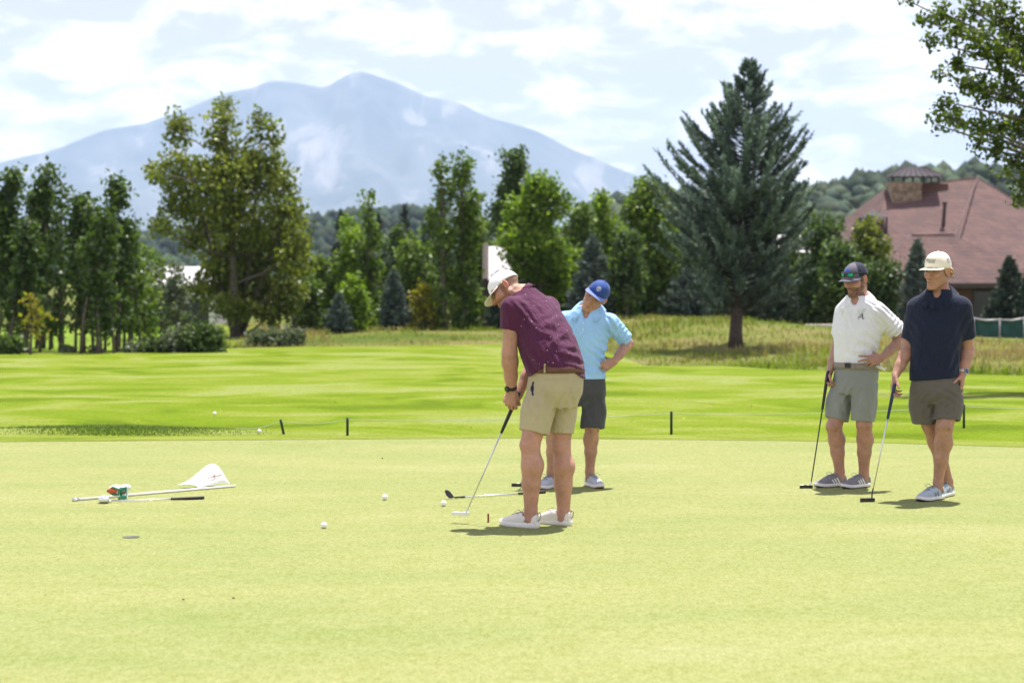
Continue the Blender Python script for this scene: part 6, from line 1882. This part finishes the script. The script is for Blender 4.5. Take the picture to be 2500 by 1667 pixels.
def big_house():
    Y = 104.0
    root = empty("house", (at(2300 * K, 730 * K, Y)[0], Y, -.6)); tag(root, "large house with a red shingled hip roof and stone chimney", "house", "houses behind the trees")
    q = lambda x, y, dy=0: at(x * K, y * K, Y + dy)
    eL, eR = q(2030, 648, -4.5), q(2640, 652, -4.5)
    zE = eL[2]; eR[2] = zE
    rA, rB = q(2035, 433, 4.0), q(2246, 410, 4.0)
    zR = rB[2]; rA[2] = zR - .55
    front_left = np.array((eL[0] - 1.0, eL[1], zE)); front_right = np.array((eR[0], eR[1], zE))
    back_l = np.array((front_left[0] - 3.0, Y + 13, zE)); back_r = np.array((front_right[0] + 1, Y + 13, zE))
    roof = MB()
    for pts in ((front_left, front_right, rB, rA), (front_right, back_r, rB, rB + (0, .01, 0)), (back_l, front_left, rA, rA + (0, .01, 0)), (back_r, back_l, rA, rB)):
        f = facet("roof", pts, M_ROOF, root, 46)
        roof.poly(f.v, f.f)
    ro = roof.build("roof", M_ROOF, root)
    # lower hip coming forward
    r2 = MB()
    a0, a1 = q(1975, 652, -6.6), q(2420, 652, -6.6); a0[2] = a1[2] = zE - .05
    c0, c1 = q(2094, 541, -3.2), q(2192, 541, -3.2)
    for pts in ((a0, a1, c1, c0), (a1, a1 + (0, 5, 0), c1 + (0, 1.5, .02), c1), (a0 + (0, 5, 0), a0, c0, c0 + (0, 1.5, .02))):
        f = facet("r", pts, M_ROOF, root, 24); r2.poly(f.v, f.f)
    r2.build("lower_roof", M_ROOF, root)
    cap_ = MB().tube([c0 + Zv * .04, c1 + Zv * .03], .06, 6).tube([rA + Zv * .03, rB + Zv * .03], .06, 6).tube([rB + Zv * .02, front_right + Zv * .02], .045, 5)
    cap_.tube([rB + Zv * .03, c1 + Zv * .02], .045, 5)
    cap_.build("ridge_cap", M_ROOF, ro)
    wl = MB()
    zb = -.8
    x0, x1, yF = front_left[0] + .8, front_right[0] - .6, Y - 5.6
    wl.box(((x0 + x1) / 2, yF + 7.5, (zE - .12 + zb) / 2), ((x1 - x0) / 2, 7.5, (zE - .12 - zb) / 2))
    w = wl.build("wall", M_WALL, root)
    MB().box(((a0[0] + a1[0]) / 2, -6.62 + Y, zE - .16), ((a1[0] - a0[0]) / 2, .05, .11)).build("fascia", M_DARKWOOD, root)
    for xx in (2150, 2262, 2310):
        p0 = q(xx, 700, -5.65)
        fr = MB().box(p0 + (0, 0, 0), (.62, .06, .75)).build("window", M_DARKWOOD, root)
        MB().box(p0 + (0, -.05, 0), (.52, .03, .65)).build("pane", M_GLASSW, fr)
    # chimney with stone courses, metal cap on posts
    sl = lambda x: None
    cL, cR = q(2054, 464, 1.8), q(2124, 464, 1.8)
    hx = (cR[0] - cL[0]) / 2; cx = (cR[0] + cL[0]) / 2; cy = Y + 3.2
    zt = q(2090, 421, 1.8)[2]; z0 = q(2090, 470, 1.8)[2] - 1.2
    ch = MB().box((cx, cy, (zt + z0) / 2), (hx * .97, .62, (zt - z0) / 2)).build("chimney", M_STONE, root)
    rg = random.Random(5)
    z = z0
    while z < zt - .02:
        h = rg.uniform(.13, .22); x = -hx
        h = min(h, zt - z)
        while x < hx - .02:
            ww = min(rg.uniform(.2, .45), hx - x)
            MB().box((cx + x + ww / 2, cy - .63 - rg.uniform(0, .03), z + h / 2), (ww / 2 - .012, .04, h / 2 - .012)).build("stone", M_STONE, ch)
            x += ww
        z += h
    MB().box((cx, cy, zt + .05), (hx * 1.06, .72, .05)).build("chimney_top", M_STONE, ch)
    zc = q(2100, 404, 1.8)[2]; zp = q(2100, 380, 1.8)[2]
    xl, xr = q(2050, 404, 1.8)[0], q(2172, 404, 1.8)[0]
    cc = (xl + xr) / 2; hw = (xr - xl) / 2
    for px in (-.85, -.45, -.1, .3, .6, .88):
        MB().box((cc + px * hw, cy - .45, (zt + zc) / 2), (.05, .05, (zc - zt) / 2)).build("cap_post", M_METAL, ch)
    B_ = [(xl, cy - .85, zc), (xr, cy - .85, zc), (xr, cy + .85, zc), (xl, cy + .85, zc)]
    T_ = [(cc - hw * .42, cy - .12, zp), (cc + hw * .42, cy - .12, zp), (cc + hw * .42, cy + .12, zp), (cc - hw * .42, cy + .12, zp)]
    cp = MB().poly(B_ + T_, [[0, 1, 5, 4], [1, 2, 6, 5], [2, 3, 7, 6], [3, 0, 4, 7], [4, 5, 6, 7], [3, 2, 1, 0]]).build("chimney_cap", M_METAL, root)
    B_, T_ = np.array(B_), np.array(T_)
    for t in np.linspace(0, 1, 9):
        MB().tube([B_[0] * (1 - t) + B_[1] * t + Zv * .01, T_[0] * (1 - t) + T_[1] * t + Zv * .02], .03, 4).build("seam", M_METAL, cp)
    # second part of the chimney mass on the ridge
    MB().box((cx + hx * 2.0, cy + .9, zt - .35), (hx * .95, .8, .40)).build("chimney_block", M_WALL, root)
    # small turret
    t0 = q(2006, 500, .3); t1 = q(2006, 481, .3)
    tw = (q(2036, 500, .3)[0] - q(1976, 500, .3)[0]) / 2
    tb = [(t0[0] + sx * tw, t0[1] + sy * tw, t0[2]) for sx, sy in ((-1, -1), (1, -1), (1, 1), (-1, 1))]
    tr = MB().poly(tb + [tuple(t1)], [[0, 1, 4], [1, 2, 4], [2, 3, 4], [3, 0, 4], [3, 2, 1, 0]]).build("turret", M_METAL, root)
    for sx in (-1, 1):
        for sy in (-1, 1):
            MB().box((t0[0] + sx * tw * .85, t0[1] + sy * tw * .85, t0[2] - .45), (.05, .05, .45)).build("turret_post", M_METAL, tr)
    MB().box((t0[0], t0[1], t0[2] - 1.0), (tw * .7, tw * .7, .55)).build("turret_base", M_WALL, tr)
    v0, v1 = q(2166, 526, .2), q(2170, 470, .2)
    MB().tube([v0, v1], [.11, .09], 8).tube([v1, v1 + Zv * .12], [.15, .13], 8).build("vent_pipe", M_DARKWOOD, root)
big_house()

def white_house(label, x0, x1, ye, yr, yb, Y, dark_edge=False):
    q = lambda x, y, dy=0: at(x * K, y * K, Y + dy)
    c = q((x0 + x1) / 2, yb)
    root = empty("house", (c[0], Y, -.6)); tag(root, label, "house", "houses behind the trees")
    a, b = q(x0, ye, -3), q(x1, ye, -3); ra, rb = q(x0, yr, 1), q(x1, yr, 1)
    zb = -.8
    MB().box(((a[0] + b[0]) / 2, Y + 1, (a[2] + zb) / 2), ((b[0] - a[0]) / 2 - .3, 3.6, (a[2] - zb) / 2)).build("wall", M_WHITEWALL, root)
    rf = MB().poly([a, b, rb, ra, a + (0, 8, 0), b + (0, 8, 0)], [[0, 1, 2, 3], [3, 2, 5, 4], [0, 3, 4], [1, 5, 2]]).build("roof", M_GREYROOF, root)
    n = int((b[0] - a[0]) / .6)
    for k in range(n + 1):
        t = k / n
        MB().tube([a * (1 - t) + b * t + Zv * .02, ra * (1 - t) + rb * t + Zv * .02], .03, 4).build("seam", M_GREYROOF, rf)
    MB().box(((a[0] + b[0]) / 2, a[1] - .03, a[2] - .12), ((b[0] - a[0]) / 2, .05, .10)).build("fascia", M_DARKWOOD, root)
    if dark_edge:
        MB().tube([a + (-.08, 0, -2.2), a + (-.08, 0, 0), ra + (-.08, 0, .05)], .14, 6).build("verge_board", M_DARKWOOD, root)
    for t in (.2, .5, .8):
        p = a * (1 - t) + b * t; p = np.array((p[0], Y - 2.62, a[2] - 1.2))
        f = MB().box(p, (.55, .06, .6)).build("window", M_DARKWOOD, root)
        MB().box(p - (0, .05, 0), (.47, .03, .52)).build("pane", M_GLASSW, f)
white_house("pale house glimpsed between the left grove and the cottonwood", 296, 486, 655, 612, 750, 92)
white_house("white house with pale metal roof behind the bright round tree", 1120, 1205, 645, 566, 740, 80.5, True)
white_house("low roofed house behind the right foot of the big spruce", 1770, 1905, 580, 540, 735, 112)

def fence():
    Y = 69.0
    xs = [2236, 2296, 2352, 2410, 2480, 2560]
    p0 = foot(2296, 800, Y)
    root = empty("fence", tuple(p0)); tag(root, "chain fence hung with dark green windscreen at the right border", "fence")
    tops = [at(x * K, (731 + (3 if i == 1 else 0)) * K, Y - i * .4) for i, x in enumerate(xs)]
    feet = [foot(x, 800, Y - i * .4) for i, x in enumerate(xs)]
    for t, f in zip(tops, feet):
        MB().tube([f - Zv * .1, np.array((f[0], f[1], t[2] + .04))], .03, 8).build("fence_post", M_RAIL, root, True)
    for i in range(len(xs) - 1):
        a, b, c, d = feet[i], feet[i + 1], tops[i + 1], tops[i]
        n = 10
        v, fc = [], []
        for k in range(n + 1):
            t = k / n
            sag = -.06 * math.sin(math.pi * t)
            for z in range(6):
                u = z / 5
                lowp = a * (1 - t) + b * t + Zv * .05; hi = d * (1 - t) + c * t + Zv * sag
                p = lowp * (1 - u) + hi * u
                v.append(p + (0, .05 + .03 * math.sin(t * 11 + u * 4 + i), 0))
        for k in range(n):
            for z in range(5):
                fc.append([k * 6 + z, (k + 1) * 6 + z, (k + 1) * 6 + z + 1, k * 6 + z + 1])
        obj("windscreen", v, fc, M_SCREEN, root, True)
        MB().tube([d + Zv * .0, (d + c) / 2 - Zv * .05, c], .035, 6).build("top_rail", M_RAIL, root, True)
fence()

def umbrella():
    Y = 95.0
    t = at(1688 * K, 684 * K, Y); e = at(1688 * K, 704 * K, Y)
    b = foot(1688, 760, Y)
    root = empty("patio_umbrella", tuple(b)); tag(root, "red patio umbrella glimpsed behind the big spruce trunk", "umbrella")
    R = 1.05; n = 8
    v = [t]; f = []
    for i in range(n):
        a = 2 * math.pi * (i + .3) / n
        v.append(np.array((t[0] + R * math.cos(a), Y + R * math.sin(a), e[2])))
    for i in range(n): f.append([0, 1 + i, 1 + (i + 1) % n])
    for i in range(n): v.append(v[1 + i] - Zv * .12)
    for i in range(n): f.append([1 + i, n + 1 + i, n + 1 + (i + 1) % n, 1 + (i + 1) % n])
    obj("canopy", v, f, M_RED, root)
    MB().tube([b, t], .03, 8).build("pole", M_RAIL, root)
    for i in range(n):
        MB().tube([t - Zv * .05, v[1 + i] - Zv * .02], .012, 4).build("rib", M_RAIL, root)
umbrella()
def kerb():
    Y = 72.0
    a, b = at(1850 * K, 746 * K, Y), at(1915 * K, 746 * K, Y)
    r = empty("bench", ((a[0] + b[0]) / 2, Y, a[2] - .5)); tag(r, "low pale bench seat behind the mound, left of the man in white", "bench")
    MB().box((a + b) / 2 - Zv * .03, ((b[0] - a[0]) / 2, .25, .05)).build("seat", M_CREAMP, r)
    for t in (.1, .9):
        p = a * (1 - t) + b * t
        MB().box(p - Zv * .35, (.06, .2, .27)).build("leg", M_DARKWOOD, r)
kerb()
for i, (x, y, w, h, lab, m) in enumerate([(1112, 742, .30, .42, "terracotta planter behind the bending man's face", M_BRICK), (1132, 745, .22, .36, "smaller clay pot right beside the terracotta planter", M_BRICK)]):
    Y = 79.0
    p = at(x * K, y * K, Y); b = np.array((p[0], Y, float(ground(p[0], Y)) - .05))
    r = empty("planter", tuple(b)); tag(r, lab, "planter", "planters in the far garden")
    hh = max(.35, p[2] - b[2] + h * .5)
    v, f = lathe([(w * .7, 0), (w, hh), (w * 1.08, hh), (w * 1.08, hh + .06), (w * .95, hh + .06), (w * .9, hh - .02), (0, hh - .02)], b, seg=14)
    obj("pot", v, f, m, r, True)
    rg = np.random.default_rng(i)
    C = b + Zv * (hh + .22) + rg.standard_normal((260, 3)) * (w * .6, w * .6, .14)
    cols = np.where(rg.uniform(0, 1, (260, 1)) < .22, (.55, .18, .05), (.06, .10, .02)) * rg.uniform(.7, 1.3, (260, 1))
    leaves_mesh("flowers", C, .10, cols, rg, M_LEAF, r)
# ------------------------------------------------------------------ small things on the grass
M_BALL = simple("golf_ball_cover", (0.82, 0.82, 0.82), .35, var=.01)
def dimples(m):
    n, l = m.node_tree.nodes, m.node_tree.links
    vo = n.new('ShaderNodeTexVoronoi'); vo.inputs['Scale'].default_value = 330
    l.new(coords(n, l), vo.inputs['Vector'])
    bump(n, l, vo.outputs['Distance'], n['Principled BSDF'], .35, .002)
dimples(M_BALL)
M_STAKE = simple("dark_green_stake", (0.012, 0.035, 0.026), .7)
M_ROPE = simple("white_rope", (0.42, 0.46, 0.38), .9)
M_POLE = simple("flagstick_white", (0.74, 0.74, 0.70), .4, var=.04)
M_FLAG = fabric("flag_nylon", (0.82, 0.82, 0.83), .7, 400, .2, .01)
M_REDINK = simple("red_print", (0.55, 0.05, 0.04), .7)
M_COPPER = simple("copper", (0.30, 0.105, 0.055), .4, .5, .2)
M_HCGREEN = simple("green_vinyl", (0.020, 0.16, 0.085), .35, var=.1)
M_HCPALE = simple("pale_vinyl", (0.66, 0.74, 0.68), .35, var=.06)
M_ORANGE = simple("orange_lining", (0.52, 0.10, 0.03), .7, var=.3, scale=60)
M_CUP = simple("cup_liner", (0.055, 0.052, 0.055), .6)
M_LEAFY = simple("dry_leaf", (0.42, 0.36, 0.07), .7, var=.3, scale=40)
M_DEBRIS = simple("brown_debris", (0.10, 0.05, 0.025), .9)

def uv_ball(r, c):
    v, f = lathe([(max(1e-5, r * math.sin(a)), -r * math.cos(a)) for a in np.linspace(0.02, math.pi - .02, 18)], c, seg=28)
    return v, f
for (x, y, lab) in ((744, 1215, "white golf ball nearest the camera, left of the putter"), (884, 1148, "white golf ball lying farthest back on the green"), (1019, 1164, "white golf ball beside the lying wedge's head")):
    h = hit(x * K, y * K)
    v, f = uv_ball(.02135, (0, 0, 0))
    o = obj("golf_ball", v, f, M_BALL, None, True)
    o.location = (h[0], h[1], .02135 + .001)
    tag(o, lab, "golf ball", "golf balls on the green")
for (x, y, lab) in ((596, 998, "range ball lying by the dark grass bank"), (493, 956, "stray ball far out on the fairway")):
    h = hit(x * K, y * K); v, f = uv_ball(.02135, (0, 0, 0))
    o = obj("golf_ball", v, f, M_BALL, None, True); o.location = (h[0], h[1], h[2] + .035); tag(o, lab, "golf ball", "golf balls on the fairway")

# copper gauge standing in the turf
h = hit(1121.5 * K, 1201 * K)
cg = MB().box((h[0], h[1], .030), (.0065, .0015, .031)).build("putting_gauge", M_COPPER)
tag(cg, "small copper gauge standing upright before the putter head", "putting gauge")
for zz in (.018, .030, .042):
    v, f = lathe([(.0022, 0), (.0022, .0008), (0, .0008)], (h[0], h[1] - .0016, zz), (0, -1, 0), 10); obj("notch", v, f, M_DARKSTEEL, cg)

# cup
h = hit(301 * K, 1234 * K)
v, f = lathe([(.0545, .0035), (.053, .0035), (.0525, .003), (0, .0028)], (h[0], h[1], 0), seg=32)
o = obj("hole_cup", v, f, M_CUP, None, True); tag(o, "dark putting hole in the green below the lying flagstick", "hole")

# stakes and rope
SK = [(644, 963, 654, 997, "leaning dark stake at the end of the grass bank"), (798, 959, 798, 1001, "upright dark stake left of the bending man"), (1542, 944, 1542, 998, "dark rope stake between the man in light blue and the man in white"), (2214, 928, 2214, 983, "dark rope stake right of the man in navy")]
tops = []
for x1, y1, x2, y2, lab in SK:
    b = hit(x2 * K, y2 * K); t = at(x1 * K, y1 * K, b[1])
    r = MB().tube([b - Zv * .05, t - (t - b) * .1, t], [.014, .014, .012], 8).build("rope_stake", M_STAKE, None, True)
    tag(r, lab, "stake", "stakes of the rope line"); tops.append((b, t))
rp = MB()
pts = [hit(540 * K, 990 * K) + Zv * .03] + [t * .9 + b * .1 for b, t in tops] + [tops[-1][1] + (3.0, -.5, -.02)]
path = []
for a, b in zip(pts[:-1], pts[1:]):
    for k in range(12):
        t = k / 12
        path.append(a * (1 - t) + b * t - Zv * .035 * math.sin(math.pi * t))
rp.tube(path, .003, 5)
o = rp.build("boundary_rope", M_ROPE, None, True); tag(o, "thin white rope strung between the dark stakes", "rope")

# flagstick with its flag lying on the green
a, b = hit(168 * K, 1152 * K), hit(540 * K, 1119 * K)
a = a + Zv * .011; b = b + Zv * .011
r = empty("flagstick", tuple(a)); tag(r, "white flagstick with a white flag lying on the green", "flagstick")
d = unit(b - a)
MB().tube([a, a * .3 + b * .7, b], [.010, .010, .0085], 10).build("pole", M_POLE, r, True)
MB().tube([a - d * .002, a + d * .045], [.0145, .0145], 12).build("ferrule", M_STEEL, r, True)
bk = unit(np.cross(Zv, d))
if bk[1] < 0: bk = -bk
f0 = b - d * .335; L = .30
v, f = [], []
nu, nv = 26, 22
for i in range(nu + 1):
    for j in range(nv + 1):
        u, w = i / nu, j / nv
        # the cloth bellies up from the pole and falls back behind it
        crest = .30 + .10 * math.sin(u * 2.2)
        hh = .165 * math.sin(math.pi * min(1, w * .86 + .02)) ** .8 * (0.13 + 0.87 * smooth01(-.08, .75, u)) * (1 - .62 * max(0.0, (u - .74) / .26) ** 2.2)
        y = .02 + w * .20 - .03 * math.sin(w * 3)
        x = u * L - .03 * w * (1 - u) + .008 * math.sin(w * 5 + u * 3) - .04 * w * (1 - u) - .05 * (u > .5) * (u - .5) * w
        z = hh * (1 + .05 * math.sin(u * 9 + w * 4)) + .006
        v.append(f0 + d * x + bk * y + Zv * z)
for i in range(nu):
    for j in range(nv):
        q = i * (nv + 1) + j
        f.append([q, q + nv + 1, q + nv + 2, q + 1])
fo = obj("flag", v, f, M_FLAG, r, True)
md = fo.modifiers.new("thick", 'SOLIDIFY'); md.thickness = .0015
fbv = bvh_of(v, f)
cF = at(497 * K, 1092 * K, 15.2)
decal("flag_emblem", fbv, [[(-.055, -.014), (-.02, .002), (.0, .006), (.03, .008), (.058, .018)], [(-.012, -.006), (.002, .014), (-.004, .018)], [(.002, .006), (.004, -.010), (-.010, -.022), (-.028, -.028)]],
      cF - (0, .1, 0), (1, 0, 0), Zv, (0, -1, 0), .0042, M_REDINK, fo, .003)

# club with the mitten-like cover beside the flagstick
te, he = hit(469 * K, 1147 * K), hit(246 * K, 1156 * K)
te = te + Zv * .014; he = he + Zv * .016
def hybrid(r, end, ax):
    sd = unit(np.cross(ax, Zv))
    if sd[1] < 0: sd = -sd
    c = end + ax * .045 + sd * .03
    hd = MB(); hd.tube([end - ax * .01, end + ax * .03 + sd * .01], [.007, .009], 8)
    o = hd.build("hosel", M_STEEL, r, True)
    F = Field(c - .11, c + .11, .004)
    F.ell(c + Zv * .014, (.040, .055, .028), np.stack([ax, sd, Zv]), .01)
    F.ell(c - sd * .02 + ax * .012 + Zv * .012, (.030, .030, .026), np.stack([ax, sd, Zv]), .02)
    vv, ff = F.mesh(); vv[:, 2] = np.maximum(vv[:, 2], .002)
    obj("head", vv, ff, M_PALESTEEL, r, True)
club("putter", "putter with dark grip lying beside the flagstick", G_CLUBS, te, he + (te - he) / np.linalg.norm(te - he) * .03, hybrid, .25, dict(grip=M_BLACK, shaft=M_PALESTEEL), .0125)
hcp = at(274 * K, 1136 * K, 14.75)
r = empty("head_cover", (hcp[0], 14.75, 0)); tag(r, "green and white putter head cover with orange lining resting over the flagstick", "head cover")
c = np.array((hcp[0], 14.75, .075))
F = Field(c - .16, c + .16, .0045)
F.ell(c + (-.02, 0, .0), (.062, .05, .042), None, .02); F.ell(c + (.05, .02, .018), (.034, .03, .026), None, .03)
F.cone(c + (.04, 0, -.02), c + (.045, -.012, -.055), .026, .022, .015)
F.ell(c + (-.045, -.055, .0), (.046, .040, .030), None, .006, 'sub')
vv, ff = F.mesh()
sh_ = obj("shell", vv, ff, M_HCPALE, r, True)
hb = bvh_of(vv, ff)
MB().tube([c + (-.085, -.020, -.004), c + (-.04, -.035, -.030), c + (.0, -.040, -.022), c + (.006, -.044, .010), c + (-.04, -.036, .026), c + (-.085, -.020, -.004)], .007, 8).build("trim", M_HCGREEN, r, True)
F = Field(c - .1, c + .1, .0045); F.ell(c + (-.042, -.024, .0), (.040, .022, .024), None); vv, ff = F.mesh(); obj("lining", vv, ff, M_ORANGE, r, True)
decal("strap", hb, [([(-.012, .03), (-.008, -.055)], .05)], c + (.045, -.1, -.005), (1, 0, 0), Zv, (0, -1, 0), .05, M_HCGREEN, r, .004)
v, f = lathe([(.012, 0), (.011, .004), (0, .005)], c + (.045, -.052, -.012), (0, -1, 0), 14); obj("snap_button", v, f, M_BRICK, r, True)

# wedge behind the bending man
te, he = hit(1253 * K, 1133 * K), hit(1058 * K, 1146 * K)
club("wedge", "steel wedge lying on the green behind the bending man's legs", G_CLUBS, te + Zv * .013, he + Zv * .012, iron(M_DARKSTEEL, M_BLACK), .24, dict(grip=M_BLACK, shaft=M_PALESTEEL), .0125)

# fallen leaves and crumbs
rr = random.Random(12)
spots = [(878, 1056), (536, 1382), (421, 1384), (2152, 1017), (316, 975), (505, 949), (1570, 968), (1085, 990), (1905, 990), (1725, 940), (770, 930), (2290, 990)]
LL = ["small brown leaf on the green behind the farthest ball", "brown scrap on the near green, right one of two", "brown scrap on the near green, left one of two", "dark leaf at the back edge of the green by the man in navy",
      "yellow leaf on the fairway above the dark grass bank", "yellow leaf on the fairway close to the stray ball", "yellow leaf just right of the middle rope stake", "yellow leaf on the fairway left of the bending man's hands", "yellow leaf on the fairway behind the man in white's knees",
      "yellow leaf far out between the light blue and white shirted men", "yellow leaf on the fairway above the upright left stake", "yellow leaf beside the rope stake right of the man in navy"]
for i, (x, y) in enumerate(spots):
    h = hit(x * K, y * K)
    s = .012 if i < 3 else .028
    a = rr.uniform(0, 6.28)
    d = np.array((math.cos(a), math.sin(a), .15)); w = np.array((-math.sin(a), math.cos(a), .2))
    p = h + Zv * (.012 if i < 3 else .035)
    o = obj("fallen_leaf", [p - d * s, p + w * s * .55 + Zv * .008, p + d * s, p - w * s * .55 + Zv * .010], [[0, 1, 2], [0, 2, 3]], M_DEBRIS if i < 4 else M_LEAFY)
    tag(o, LL[i], 'leaf', 'fallen leaves')
# ------------------------------------------------------------------ air between here and the mountain
hm = bpy.data.materials.new("haze_air"); hm.use_nodes = True
hn, hl = hm.node_tree.nodes, hm.node_tree.links
hn.clear()
ho = hn.new('ShaderNodeOutputMaterial'); hv = hn.new('ShaderNodeVolumePrincipled')
hv.inputs['Color'].default_value = (0.55, 0.72, 1.0, 1); hv.inputs['Density'].default_value = 0.000078; hv.inputs['Anisotropy'].default_value = 0.0
hl.new(hv.outputs['Volume'], ho.inputs['Volume'])
zt = at(815 * K, 163 * K, 11000)[2] + 60
hz = MB().box((0, 6900, (zt - 3) / 2), (16000, 7000, (zt + 3) / 2)).build("haze", hm)
tag(hz, kind='stuff')
man_blue(); man_white(); man_navy(); man_putting()
